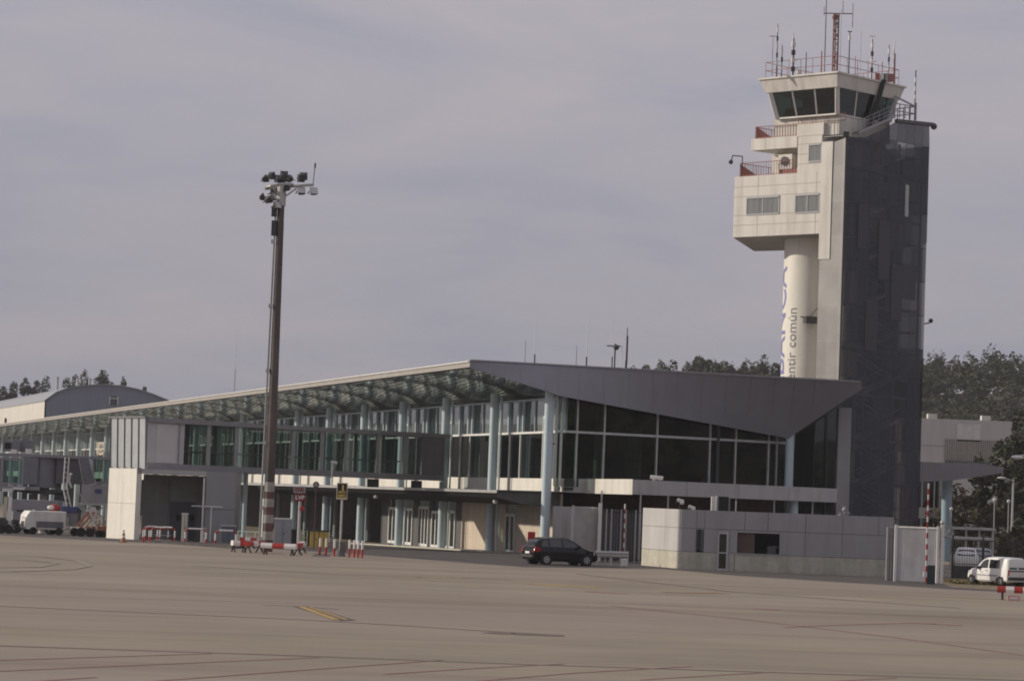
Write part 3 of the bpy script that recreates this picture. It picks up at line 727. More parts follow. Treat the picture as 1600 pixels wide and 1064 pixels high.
for t in (.25, .5, .75): q = c2+d*t; m.box((q.x, q.y-.004, (zT+zB)/2), (.02, .01, zT-zB))
m.build('panel_joint', darkjoint, T)
# recess below the band: reddish brown boarding, thin posts
m = MB(); m.slab([V((c0.x+1.2, c0.y+5, -.1)), V((c2.x+2, c2.y+12, -.1)), V((c2.x+2, c2.y+12, 4.3)), V((c0.x+1.2, c0.y+5, 4.3))], (0, .2, 0))
m.slab([V((c2.x+1.5, c2.y+4, -.1)), V((c3.x-4, c3.y+2.5, -.1)), V((c3.x-4, c3.y+2.5, 4.3)), V((c2.x+1.5, c2.y+4, 4.3))], (0, .2, 0))
m.build('recessed_wall', mat('red_brown_boards', (.085, .035, .028), .7, var=.3), T)
for x, Y in ((940, 166), (1001, 160.5), (1044, 162), (1150, 166), (1210, 168.5), (1270, 171)): q = at(x, 780, Y); m = MB(); m.box((q.x, q.y, 2.2), (.1, .1, 4.4)); m.build('post', steel, T)
m = MB(); q = at(1240, 790, 170); m.tube((q.x, q.y, -.1), (q.x, q.y, 4.25), .3, n=16); m.build('column', bluecol, T, smooth=True)
q0 = at(866, 790, 169.8); q1 = at(896, 790, 170.2)
m = MB(); m.slab([V((q0.x, q0.y, -.2)), V((q1.x, q1.y, -.2)), V((q1.x, q1.y, 3.2)), V((q0.x, q0.y, 3.2))], (0, .2, 0)); m.build('end_wall_base', greyp, T)
# cameras on the sill of the band
for x, y in ((1021, 745), (1031, 746)):
    q = at(x, y, 168.9 if False else 165); m = MB(); m.tube((q.x, q.y, 5.1), (q.x, q.y, q.z), .05, n=6); m.tube(q-V((.2, 0, 0)), q+V((.2, 0, -.03)), .12, n=8); m.build('security_camera', whitep, T)

# roof antennas behind the ridge
for x, yt, yb, r, lab in ((820, 533, 572, .03, 'thin short whip antenna at the left end of the row above the terminal roof'), (835, 497, 572, .045, 'tall pale whip antenna on a dark pole, second from the left above the terminal roof'),
                          (900, 540, 576, .03, 'very thin short antenna just left of the tall middle one'), (916, 502, 577, .05, 'tall two-tone whip antenna in the middle of the row above the terminal roof'), (956, 500, 578, .04, 'tall pale whip antenna beside the small crossarm mast'),
                          (978, 512, 578, .07, 'thick dark pole antenna at the right end of the row'), (971, 537, 578, .05, 'short dark pole between crossarm mast and thick pole'), (960, 537, 578, .06, 'short mast with a small crossarm above the terminal roof'), (366, 515, 612, .05, 'lone tall thin pole rising behind the roof left of the floodlight mast')):
    Y = 215 if x > 400 else 300
    p = at(x, yb, Y); q = at(x, yt, Y)
    t = thing('antenna', (p.x, Y, 12.1), lab, 'antenna', 'antennas standing on the terminal roof')
    zm = 12.1+(q.z-12.1)*.55
    m = MB(); m.tube((p.x, Y, 12.1), (p.x, Y, zm), r*1.3, n=6)
    if x == 960: m.tube((p.x-.7, Y, q.z-.2), (p.x+.5, Y, q.z-.2), .05, n=6); m.ball((p.x+.1, Y, q.z-.3), .25); m.tube((p.x, Y, zm), (p.x, Y, q.z), r, n=6); m.tube((p.x+1.0, Y, q.z-1.6), (p.x+1.0, Y, q.z+.7), .08, n=6)
    m.build('pole', steel if x == 366 else darkm, t)
    m = MB(); m.tube((p.x, Y, zm), (p.x, Y, q.z), r*.8, r*.5, n=6); m.build('whip', whitep if r in (.045, .05, .04) else darkm, t)
# ------------------------------------------------------------------ control tower
K = at(1322, 220, 225); K = V((K.x, 225, 0)); dl = V((-.76, .65, 0)); dr = V((.72, .694, 0))
def TW(l, r, z): p = K+dl*l+dr*r; return V((p.x, p.y, z))
nl = V((-dl.y*-1, 0, 0)); nL = V((-.65, -.76, 0)); nR = V((.694, -.72, 0))   # outward normals of left and right faces
def LF(l, z, off=0.0): return TW(l, 0, z)+nL*off
def RF(r, z, off=0.0): return TW(0, r, z)+nR*off
def prism(m, plan, z0, z1):      # plan: list of (l, r)
    m.slab([TW(l, r, z0) for l, r in plan], (0, 0, z1-z0)); return m
CT = thing('control_tower', (K.x, K.y, 0), 'tall control tower with cream office block, dark stair screen and antenna-topped glazed cab', 'control tower')
# shaft with lettering
sc = at(1264, 500, 232.6); sc.z = 0; SR = 2.42
m = MB(); m.tube((sc.x, sc.y, -.9), (sc.x, sc.y, 28.4), SR, n=64); shaft = m.build('shaft', mat('shaft_paint', (.72, .69, .61), .55, var=.04, scale=.4, grime=.22), CT, smooth=True)
def wrap_text(txt, size, ang0, z0, name, mt, bold=0.0, squeeze=1.0):
    me = text_mesh(txt, size, bold); bm = bmesh.new(); bm.from_mesh(me)
    x = min(v.co.y for v in bm.verts)+.15; ymax = max(v.co.y for v in bm.verts)
    while x < ymax:
        bmesh.ops.bisect_plane(bm, geom=bm.verts[:]+bm.edges[:]+bm.faces[:], plane_co=(0, x, 0), plane_no=(0, 1, 0)); x += .15
    bmesh.ops.triangulate(bm, faces=bm.faces[:])
    m = MB(); vs = []
    for v in bm.verts:
        th = ang0-v.co.y/SR; d = V((sin(th), -cos(th), 0))    # angle measured from the side that faces the apron
        vs.append(V((sc.x, sc.y, 0))+d*(SR+.02)+V((0, 0, z0+v.co.x*squeeze)))
    m.add(vs, [[v.index for v in f.verts] for f in bm.faces]); bm.free()
    # one part per line of lettering, letters joined by their order in the word
    return m.build(name, mt, shaft)
zt = at(1233, 538, 228.5).z
wrap_text('sentir común', 1.34, radians(-44), at(1233, 540, 230.8).z-.1, 'lettering', textgrey, 0, 1.0)
wrap_text('ABANCA', 2.95, radians(-89), at(1222, 512, 232).z-.4, 'lettering', textblue, .03, 1.0)
# small camera bracket on the shaft
q = at(1266, 500, 229.7); m = MB(); m.box((q.x, q.y, q.z), (1.1, .7, .6), .3); m.tube(q+V((-.9, 0, .25)), q+V((.6, .3, .25)), .05, n=5); m.tube(q+V((-.1, 0, .2)), q+V((.8, .2, 1.3)), .04, n=5)
m.build('equipment_bracket', darkm, CT)
# office block
ZB0, ZB1, ZB2 = 28.17, 33.72, 37.9
LB = 11.95; LI = 2.55
def lface(m, l0, l1, z0, z1, off=0.0, d=.15): m.slab([LF(l0, z0, off), LF(l1, z0, off), LF(l1, z1, off), LF(l0, z1, off)], -nL*d)
def chblock(m, l0, l1, z0, z1, rdep=9.0, ch=3.0):
    bl_ = at(1178, 392, 244.5); bl_.z = z0; br_ = TW(l0, 13, z0)
    m.slab([TW(l0, 0, z0), TW(l1, 0, z0), bl_, br_], (0, 0, z1-z0))
m = MB(); chblock(m, LI, LB, ZB0, ZB1); m.use(1)
for z in (29.25, 30.15, 31.85, 32.75): lface(m, LI+.02, LB-.02, z-.02, z+.02, .006, .01)
for l in (3.0, 9.3): lface(m, l-.02, l+.02, ZB0, ZB1, .006, .01)
m.build('office_block', [cream, creamjoint], CT)
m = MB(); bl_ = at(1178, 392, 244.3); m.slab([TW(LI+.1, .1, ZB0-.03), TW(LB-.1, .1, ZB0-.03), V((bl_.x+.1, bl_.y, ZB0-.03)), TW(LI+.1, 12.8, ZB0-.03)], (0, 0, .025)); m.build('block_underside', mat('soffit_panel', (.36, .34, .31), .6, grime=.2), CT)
# upper storey beside the open terrace
m = MB(); prism(m, [(LI, 0), (5.1, 0), (5.1, 9), (LI, 9)], ZB1, 37.0); prism(m, [(2.4, -.02), (5.2, -.02), (5.2, 9), (2.4, 9)], 37.02, 38.1); m.use(1)
for z in (34.5, 35.4, 36.3): lface(m, LI+.02, 5.08, z-.02, z+.02, .008, .01)
m.build('upper_block', [cream, creamjoint], CT)
# terrace roof slab and back wall
m = MB(); prism(m, [(5.2, -.0), (10.25, -.0), (9.4, 6.5), (7.0, 9), (5.2, 9)], 36.05, 37.1); m.use(1); lface(m, 8.6, 8.64, 36.06, 37.09, .006, .01); m.build('terrace_roof', [cream, creamjoint], CT)
m = MB(); prism(m, [(5.1, 4.0), (9.0, 4.0), (9.0, 8.0), (5.1, 8.0)], ZB1, 36.04); m.build('terrace_wall', cream, CT)
m = MB(); prism(m, [(9.0, 2.4), (9.8, 2.4), (9.5, 4.5), (9.0, 4.5)], ZB1, 35.9); m.build('terrace_pier', cream, CT)
# windows
def lwin(l0, l1, z0, z1, n):
    m = MB(); m.poly([LF(l0, z0, .012), LF(l1, z0, .012), LF(l1, z1, .012), LF(l0, z1, .012)]); wn = m.build('window', mat('blind_glass', (.20, .205, .20), .12, var=.25, scale=1.2, stretch=(3, 3, .15), spec=.9), CT)
    m = MB()
    for i in range(n+1): l = l0+(l1-l0)*i/n; lface(m, l-.05, l+.05, z0, z1, .05, .05)
    lface(m, l0, l1, z0-.07, z0+.05, .06, .06); lface(m, l0, l1, z1-.14, z1+.02, .09, .09)
    m.build('frame', frame, wn)
lwin(6.95, 10.5, 30.18, 31.77, 2); lwin(2.62, 5.18, 30.12, 31.76, 2); lwin(2.55, 3.9, 34.67, 36.25, 1)
# AC unit, pipes on terrace
q = TW(6.9, .9, 0); m = MB(); m.box((q.x, q.y, 34.9), (1.5, .8, 1.35), -.7); au = m.build('air_conditioner', cream, CT)
m = MB(); q2 = q+nL*.45; m.tube((q2.x, q2.y, 34.95), (q2.x+nL.x*.05, q2.y+nL.y*.05, 34.95), .42, n=16); m.build('fan_grille', darkm, au)
m = MB(); q = TW(7.6, .9, 0); m.tube((q.x, q.y, ZB1), (q.x, q.y, 34.6), .12); m.tube((q.x, q.y, 34.2), (q.x+1.6, q.y-.9, 34.2), .08); q = TW(6.3, .9, 0); m.box((q.x, q.y, 34.0), (1.6, .7, .5), -.7); m.build('duct', railred, CT)
# railings
def railing(pts, h, mt, step=.28, r=.022, top=.035, par=None, mid=True):
    m = MB()
    for p, q in zip(pts, pts[1:]):
        p = V(p); q = V(q); n = max(1, int((q-p).length/step))
        for i in range(n+1):
            c = p.lerp(q, i/n); m.tube(c, c+V((0, 0, h)), r if i % 5 else r*1.5, n=4)
        m.tube(p+V((0, 0, h)), q+V((0, 0, h)), top, n=5); 
        if mid: m.tube(p+V((0, 0, .1)), q+V((0, 0, .1)), top*.8, n=4)
    return m.build('railing', mt, par or CT)
railing([TW(10.9, 5, ZB1), TW(11.5, .15, ZB1), TW(5.15, .15, ZB1)], 1.25, railred)
railing([TW(9.6, 5, 37.1), TW(9.9, .15, 37.1), TW(5.2, .15, 37.1)], 1.1, railred)
railing([TW(5.2, .12, 38.1), TW(.2, .12, 38.1)], .75, railred)
for (l, z) in ((11.35, ZB1), (9.75, 37.1)):
    m = MB(); m.slab([TW(l+.1, .1, z), TW(l-.2, 3.0, z), TW(l+.1, .1, z+1.15)], nR*.05); m.build('rail_panel', railred, CT)
m = MB(); q = TW(11.4, .3, ZB1); m.path([q, q+V((0, 0, 1.9)), q+V((-.9, 0, 1.95)), q+V((-1.0, 0, 1.5))], .05); m.ball(q+V((-1.05, 0, 1.35)), .22); m.build('security_camera', darkm, CT)
# cream corner strip hanging in front of the screen
m = MB(); lface(m, 1.35, 2.52, 25.86, 36.35, .06, .5); m.build('corner_cladding', cream, CT)
# pale concrete core, added behind the left screen to brighten it
m = MB(); prism(m, [(.35, 1.2), (2.35, 1.2), (2.35, 3.0), (.35, 3.0)], 0, 36.0); m.build('bright_core', mat('bright_core_concrete', (.62, .59, .53), .8, grime=.3), CT)
# perforated screens
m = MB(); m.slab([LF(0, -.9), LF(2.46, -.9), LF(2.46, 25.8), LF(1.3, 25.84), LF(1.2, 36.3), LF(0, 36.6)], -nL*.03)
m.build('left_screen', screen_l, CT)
m = MB()
outer = [RF(0, -.9), RF(12.0, -.9), RF(11.6, 28.1), RF(12.15, 28.4), RF(12.15, 37.4), RF(12.04, 39.3), RF(7.1, 38.95), RF(5.2, 38.0), RF(2.8, 37.0), RF(0, 36.62)]
m.slab(outer, -nR*.03)
m.build('right_screen', screen_m, CT)
m = MB(); m.slab([TW(0, 12.1, 0), TW(6.5, 12.1, 0), TW(6.5, 12.1, 37.3), TW(0, 12.1, 37.3)], V((0, .05, 0))); m.build('rear_screen', screen_m, CT)
# dark edge trims
m = MB(); m.bar(RF(0, -.5, .05), RF(0, 36.6, .05), .16); m.build('screen_edge', darkframe, CT)
m = MB(); m.bar(RF(7.0, 39.0, .05), RF(12.5, 39.35, .05), .30); q = RF(12.6, 39.2, .1); m.ball(q, .32); m.build('screen_cap', darkframe, CT)
m = MB(); q = LF(.0, 36.9, .05); m.box(q, (.5, .5, .4)); m.build('lamp', darkm, CT)
# steel frame and stair flights inside the screen
for z in range(2, 37, 4):
    m = MB(); m.bar(TW(.3, .3, z), TW(.3, 11.6, z), .22); m.slab([TW(.4, 3.4, z), TW(2.2, 3.4, z), TW(2.2, 3.05, z), TW(.4, 3.05, z)], (0, 0, .1)); m.slab([TW(.4, 9, z+2), TW(2.3, 9, z+2), TW(2.3, 11.5, z+2), TW(.4, 11.5, z+2)], (0, 0, .1))
    m.build('landing', frame, CT)
    for l, za, zb in ((.8, z, z+2), (1.8, z+4, z+2)):
        if zb > 37: continue
        m = MB()
        for i in range(11):
            t = i/10; m.slab([TW(l-.4, 3.4+5.6*t, za+(zb-za)*t), TW(l+.4, 3.4+5.6*t, za+(zb-za)*t), TW(l+.4, 3.75+5.6*t, za+(zb-za)*t), TW(l-.4, 3.75+5.6*t, za+(zb-za)*t)], (0, 0, .05))
        for dl_ in (-.45, .45): m.bar(TW(l+dl_, 3.4, za), TW(l+dl_, 9.2, zb), .2); m.bar(TW(l+dl_, 3.4, za+1.0), TW(l+dl_, 9.2, zb+1.0), .06)
        m.build('stair_flight', whitep, CT)
for r_ in (.4, 4.0, 8.2, 11.6):
    m = MB(); m.bar(TW(.35, r_, -.5), TW(.35, r_, 37), .2); m.build('screen_post', frame, CT)
m = MB(); prism(m, [(2.6, 3.0), (4.6, 3.0), (4.6, 11.9), (2.6, 11.9)], 0, 36.5); m.build('lift_core', mat('dark_core', (.10, .10, .11), .8, var=.2, scale=.3), CT)
m = MB(); m.slab([RF(8.75, 30.5, -.2), RF(9.25, 30.5, -.2), RF(9.25, 33.4, -.2), RF(8.75, 33.4, -.2)], nR*.22); m.build('slot_window', steel, CT)
for (r0, r1, z0, z1) in ((5.0, 6.6, 24.5, 29.8), (7.0, 8.6, 21, 26), (3.4, 5.2, 18, 22.5), (8.6, 10.6, 23, 26.2), (2.0, 3.4, 27, 31)):
    m = MB(); m.slab([RF(r0, z0, .02), RF(r1, z0, .02), RF(r1, z1, .02), RF(r0, z1, .02)], nR*.03); m.build('screen_panel', mat('blank_screen_panel', (.045, .046, .055), .5, var=.15), CT)
for x, y, r_ in ((1433, 505, 1),):
    q = RF(12.1, at(x, y, 233).z, 0); m = MB(); m.tube(q, q+V((.5, 0, .1)), .06); m.ball(q+V((.6, 0, .3)), .22); m.build('security_camera', darkm, CT)
# cab
zc0 = 37.8
m = MB(); prism(m, [(1.0, .3), (8.0, .3), (8.0, 7.6), (1.0, 7.6)], 37.0, 38.75); m.build('cab_base', cream, CT)
# glass body (flared)
b0 = [(1.0, .0), (7.45, .0), (7.45, 7.2), (1.0, 7.2)]; b1 = [(.75, -.45), (7.95, -.45), (7.95, 8.0), (.75, 8.0)]
zb, zt_ = 38.78, 41.08
B = [TW(l, r_, zb) for l, r_ in b0]; Tt = [TW(l, r_, zt_) for l, r_ in b1]
for i in range(4):
    j = (i+1) % 4; n = 3 if i % 2 == 0 else 3
    for k in range(n):
        t0, t1 = k/n, (k+1)/n
        m = MB(); m.poly([B[i].lerp(B[j], t0), B[i].lerp(B[j], t1), Tt[i].lerp(Tt[j], t1), Tt[i].lerp(Tt[j], t0)]); m.build('cab_window', g_cab, CT)
m = MB(); 
for i in range(4):
    j = (i+1) % 4
    m.use(0); m.bar(B[i], Tt[i], .38)
    for k in (1, 2): m.bar(B[i].lerp(B[j], k/3), Tt[i].lerp(Tt[j], k/3), .12)
    m.bar(B[i], B[j], .14)
m.build('cab_frame', cream, CT)
m = MB(); prism(m, [(1.4, .5), (7.0, .5), (7.0, 6.8), (1.4, 6.8)], 38.78, 39.7)
q = TW(3.4, 2, 40.1); m.box(q, (.5, .1, .45)); m.build('control_desk', interior, CT)
m = MB(); prism(m, [(1.2, 3.2), (7.2, 3.2), (7.2, 6.9), (1.2, 6.9)], 39.7, 41.0); m.build('cab_interior', interior, CT)
c0_ = [(.6, -.65), (8.3, -.65), (8.3, 8.3), (.6, 8.3)]; c1_ = [(.42, -.95), (8.75, -.95), (8.75, 8.8), (.42, 8.8)]
m = MB(); lo = [TW(l, r_, 41.10) for l, r_ in c0_]; hi = [TW(l, r_, 42.25) for l, r_ in c1_]
m.poly(lo[::-1]); m.poly(hi)
for i in range(4): j = (i+1) % 4; m.poly([lo[i], lo[j], hi[j], hi[i]])
m.use(0); cr_roof = m.build('cab_roof', cream, CT)
m = MB(); m.slab([TW(.3, -1.07, 42.26), TW(8.87, -1.07, 42.26), TW(8.87, 8.92, 42.26), TW(.3, 8.92, 42.26)], (0, 0, .16)); m.build('roof_trim', cream, cr_roof)
m = MB(); q0 = TW(.30, 5.4, 42.3); q1 = TW(.55, 5.1, 41.0); q2 = TW(1.0, 4.3, 38.2); m.path([q0+V((.05, -.1, .2)), q1+V((.1, -.2, 0)), q2+V((.1, -.3, 0))], .22); m.build('cable_duct', black, CT)
# roof railing (two rails)
RP = [(.8, -.6), (8.4, -.6), (8.4, 8.4), (.8, 8.4)]
m = MB()
for i in range(4):
    p, q = TW(*RP[i], 42.4), TW(*RP[(i+1) % 4], 42.4)
    for k in range(6): c = p.lerp(q, k/6); m.tube(c, c+V((0, 0, 1.5)), .028, n=5)
    for h in (.75, 1.5): m.tube(p+V((0, 0, h)), q+V((0, 0, h)), .03, n=5)
m.build('roof_railing', railred, CT)
# outside stair and platform on the right
SG = mat('stair_steel', (.30, .30, .31), .45, metal=.4)
m = MB()
p, q = RF(2.0, 37.3, -.3), RF(7.2, 39.4, -.3)
for off in (0, -1.0):
    o = nR*off
    m.bar(p+o, q+o, .22)
    for h in (.4, .75, 1.1): m.tube(p+o+V((0, 0, h)), q+o+V((0, 0, h)), .035, n=5)
    for k in range(8): c = (p+o).lerp(q+o, k/7); m.tube(c, c+V((0, 0, 1.1)), .035, n=5)
for k in range(14): c = p.lerp(q, k/14); m.slab([c, c-nR*1.0, c-nR*1.0+dr*.28, c+dr*.28], (0, 0, .04))
m.build('outside_stair', SG, CT)
m = MB(); P5 = [RF(7.2, 39.4, -.3), RF(10.3, 39.5, -.3), RF(10.3, 39.5, -3), RF(7.2, 39.5, -3)]
for p, q in zip(P5, P5[1:]):
    for k in range(5): c = p.lerp(q, k/4); m.tube(c, c+V((0, 0, 1.25)), .05, n=5)
    for h in (.6, 1.25): m.tube(p+V((0, 0, h)), q+V((0, 0, h)), .05, n=5)
m.bar(P5[0]+V((0, 0, 1.9)), P5[0]+V((0, 0, 0)), .16); m.bar(P5[0]+V((0, 0, 1.9)), P5[1]+V((0, 0, 1.25)), .12); m.bar(P5[1]+V((0, 0, 1.6)), P5[1], .2)
m.build('platform_railing', SG, CT)
railing([TW(0.2, 0, 36.7), TW(2.3, 0, 36.7)], 1.6, SG, step=.35)
# antennas on the cab roof
def ant(px, yt, yb, r, mt, zb_=None, l=None, bands=0, cross=None):
    Y = 228.0 if px < 1330 else 231.0
    p = at(px, yb, Y); q = at(px+(yb-yt)*.030, yt, Y); m = MB(); m.tube((p.x, Y, 42.3), (p.x, Y, q.z), r, r*.7, n=6)
    if bands:
        for k in range(bands):
            m.use(1 if k % 2 == 0 else 0); z = q.z-.35-k*.75; m.tube((p.x, Y, z), (p.x, Y, z-.42), r*1.9, n=6)
    if cross:
        m.use(0)
        for (zz, w_) in cross: m.tube((p.x-w_, Y, q.z-zz), (p.x+w_, Y, q.z-zz), r*.8, n=5)
    return m.build('antenna', [mt, whitep, darkm], CT)
ant(1206, 57, 118, .05, steel, cross=[(0, .35)]); ant(1213, 38, 120, .045, darkm, bands=5); ant(1221, 71, 118, .05, darkm, bands=3); ant(1238, 52, 118, .08, whitep, bands=0)
ant(1238.6, 60, 118, .10, darkm, bands=4); ant(1259, 82, 115, .05, darkm); ant(1283, 80, 115, .07, railred); ant(1288, 0, 115, .05, darkm); ant(1312, 15, 115, .035, steel)
ant(1326, 50, 114, .06, darkm, bands=1, cross=[(0, .2)]); ant(1336, 88, 116, .04, railred); ant(1344, 50, 118, .025, steel); ant(1361, 57, 120, .055, whitep, bands=0, cross=[(0, .3), (2.3, .5)]); ant(1361.7, 62, 120, .07, darkm, bands=4)
ant(1378, 97, 125, .05, railred); ant(1388, 71, 126, .05, darkm, bands=3); ant(1396, 64, 127, .07, whitep); ant(1397, 84, 127, .11, railred, bands=0)
# lattice mast with crossarm
Y = 229.0; p = at(1304, 110, Y); tp = at(1306, 22, Y); m = MB()
for dx, dy in ((-.22, -.2), (.22, -.2), (0, .22)): m.tube((p.x+dx, Y+dy, 42.3), (p.x+dx, Y+dy, tp.z), .07, n=5)
z = 42.4; k = 0
while z < tp.z-.4:
    s_ = 1 if k % 2 else -1; m.use(0 if (k//3) % 2 else 1); m.tube((p.x-.22*s_, Y-.2, z), (p.x+.22*s_, Y-.2, z+.4), .055, n=4); m.tube((p.x-.22, Y-.2, z), (p.x+.22, Y-.2, z), .05, n=4); z += .4; k += 1
m.use(0); m.tube((p.x-1.1, Y, tp.z), (p.x+1.5, Y, tp.z+.05), .05, n=5)
for dx, h0, h1 in ((-1.1, -.2, .6), (.6, 0, 1.2), (1.5, -1.2, 1.0)): m.tube((p.x+dx, Y, tp.z+h0), (p.x+dx, Y, tp.z+h1), .03, n=5)
m.ball((p.x-.05, Y, tp.z-.35), .32); m.ball((p.x, Y, tp.z-.9), .2)
m.build('lattice_mast', [mat('mast_rust', (.20, .10, .08), .7), mat('mast_white', (.5, .46, .42), .7)], CT)
for px, yt, mt_ in ((1249, 108, whitep), (1305, 101, whitep), (1379, 118, whitep), (1371, 112, railred), (1392, 116, railred), (1384, 120, greyp)):
    q = at(px, yt, 229); m = MB(); m.box((q.x, 229, 42.75), (.4, .4, .7)); m.build('roof_equipment', mt_, CT)
# whip antenna on the right corner
q = RF(10.2, 39.5, -.3); m = MB(); m.tube(q, q+V((0, 0, 4.6)), .05, n=6); m.use(1)
for k in range(3): m.tube(q+V((0, 0, 3.9-k*.8)), q+V((0, 0, 3.5-k*.8)), .09, n=6)
m.build('antenna', [darkm, whitep], CT)

# ------------------------------------------------------------------ glazed boarding gangway (near one)
L0 = at(228, 729, 175.0); R0 = at(692, 752, 189.0)
GA = V((L0.x, L0.y, 0)); GBv = V((R0.x, R0.y, 0)); gd = (GBv-GA).normalized(); GL = (GBv-GA).length; gn = V((gd.y, -gd.x, 0))
BG = thing('boarding_gangway', (GA.x, GA.y, 0), 'near glass-sided boarding gangway with ribbed end, carried by a pale concrete block', 'boarding bridge')
zf, zr = 4.86, 8.22
def GP(s, o, z): p = GA+gd*s+gn*o; return V((p.x, p.y, z))
def gx(px, py=700): p = pp(px, py, GA, GBv); return (V((p.x, p.y, 0))-GA).dot(gd)
GD = 3.2
m = MB(); m.slab([GP(0, .1, zf), GP(GL, .1, zf), GP(GL, -GD, zf), GP(0, -GD, zf)], (0, 0, .28)); m.slab([GP(0, .14, zf-.1), GP(GL, .14, zf-.1), GP(GL, .14, zf+.30), GP(0, .14, zf+.30)], -gn*.1); m.slab([GP(0, -GD-.1, zf-.1), GP(GL, -GD-.1, zf-.1), GP(GL, -GD-.1, zf+.30), GP(0, -GD-.1, zf+.30)], gn*.1); m.build('floor_beam', bridgeframe, BG)
m = MB(); m.slab([GP(0, .22, zr-.28), GP(GL+.4, .22, zr-.28), GP(GL+.4, -GD-.2, zr-.28), GP(0, -GD-.2, zr-.28)], (0, 0, .28)); m.build('roof', bridgeframe, BG)
xsb = [287, 324, 328, 365, 372, 413, 456, 461, 499, 506, 537, 544, 587, 592, 631, 637]
stops = [gx(x) for x in xsb]
edges = [(gx(288), gx(322)), (gx(328), gx(366)), (gx(372), gx(412)), (gx(416), gx(455)), (gx(460), gx(500)), (gx(506), gx(538)), (gx(543), gx(588)), (gx(593), gx(630)), (gx(636), gx(658))]
for o_ in (0, -GD):
    for a1, b1_ in edges:
        m = MB(); m.poly([GP(a1, o_, zf+.3), GP(b1_, o_, zf+.3), GP(b1_, o_, zr-.28), GP(a1, o_, zr-.28)]); wn = m.build('window', g_bridge, BG)
        if o_ == 0: m = MB(); c = a1+(b1_-a1)*.62; m.bar(GP(c, -.04, zf+.3), GP(c, -.04, zr-.28), .05); m.build('glazing_bar', bridgeframe, wn)
prev = None
pairs = list(zip(edges, edges[1:]))
for o_ in (0.05, -GD-.05):
    for (a1, b1_), (a2, b2_) in pairs:
        m = MB(); m.slab([GP(b1_, o_, zf+.3), GP(a2, o_, zf+.3), GP(a2, o_, zr-.28), GP(b1_, o_, zr-.28)], -gn*.18*(1 if o_ > 0 else -1)); m.build('post', mat('gangway_post', (.34, .33, .335), .5, grime=.2), BG)
m = MB(); m.slab([GP(gx(659), .06, zf+.3), GP(GL, .06, zf+.3), GP(GL, .06, zr-.28), GP(gx(659), .06, zr-.28)], -gn*.15)
m.build('end_panel', mat('gangway_dark_panel', (.20, .195, .205), .5, grime=.15), BG)
# diagonal handrail inside
m = MB(); m.tube(GP(gx(290), -.4, zf+1.2), GP(gx(655), -.4, zf+1.2), .04, n=5); m.tube(GP(gx(290), -GD+.4, zf+1.2), GP(gx(655), -GD+.4, zf+1.2), .04, n=5); m.build('handrail', steel, BG)
# solid head: front panels
hm = mat('head_panel', (.54, .525, .525), .5, var=.05, grime=.2); hm2 = mat('head_hatch', (.60, .57, .56), .5, var=.05, grime=.25)
m = MB(); m.slab([GP(0, .04, zf-.12), GP(gx(287), .04, zf-.12), GP(gx(287), .04, zr), GP(0, .04, zr)], -gn*.2); m.build('head_wall', hm, BG)
m = MB(); m.slab([GP(gx(243), .09, zf+.35), GP(gx(275), .09, zf+.35), GP(gx(275), .09, zr-.35), GP(gx(243), .09, zr-.35)], -gn*.04); m.build('hatch', hm2, BG)
m = MB(); m.slab([GP(gx(278), .1, zf+.2), GP(gx(279.5), .1, zf+.2), GP(gx(279.5), .1, zr-.2), GP(gx(278), .1, zr-.2)], -gn*.05); m.build('hatch_trim', bridgeframe, BG)
# ribbed end, flaring outwards at the top
EL = at(173, 728, 179.2); EL.z = 0; ed = (EL-GA).normalized(); el = (EL-GA).length; en = V((ed.y, -ed.x, 0))
if en.x > 0: en = -en
m = MB(); ins = .0
m.slab([V((GA.x, GA.y, zf-.1)), V((EL.x, EL.y, zf-.1)), V((EL.x, EL.y, zr))+en*.14, V((GA.x, GA.y, zr))+en*.14], -en*.1)
m.use(1)
for k in range(6):
    t = k/5; p = GA.lerp(EL, t); m.bar(V((p.x, p.y, zf-.15))+en*.02, V((p.x, p.y, zr))+en*.16, .09)
m.slab([V((GA.x, GA.y, zr))+en*.24, V((EL.x, EL.y, zr))+en*.24, V((EL.x, EL.y, zr+.12))+en*.24, V((GA.x, GA.y, zr+.12))+en*.24], -en*.3)
m.build('ribbed_end', [mat('ribbed_end_sheet', (.42, .44, .46), .4, metal=.2, var=.08, grime=.2), mat('rib_grey', (.17, .17, .18), .5)], BG)
m = MB(); m.slab([GP(0, 0, zr-.05), GP(8, 0, zr-.05), V((EL.x+6, EL.y+3.5, zr-.05)), V((EL.x, EL.y, zr-.05))], (0, 0, .1)); m.build('head_roof', bridgeframe, BG)
m = MB(); p1, p2 = EL, EL+V((4.5, 3.2, 0)); m.slab([V((p1.x, p1.y, zf)), V((p2.x, p2.y, zf)), V((p2.x, p2.y, zr)), V((p1.x, p1.y, zr))], (0, .1, 0)); m.build('head_back_wall', hm, BG)
m = MB()
for k in range(5): p = GA.lerp(EL, .08+k*.2); m.tube(V((p.x, p.y, zf-.25))+en*.25, V((p.x, p.y, zf-.05))+en*.25, .09, n=6)
m.build('fixing', darkm, BG)
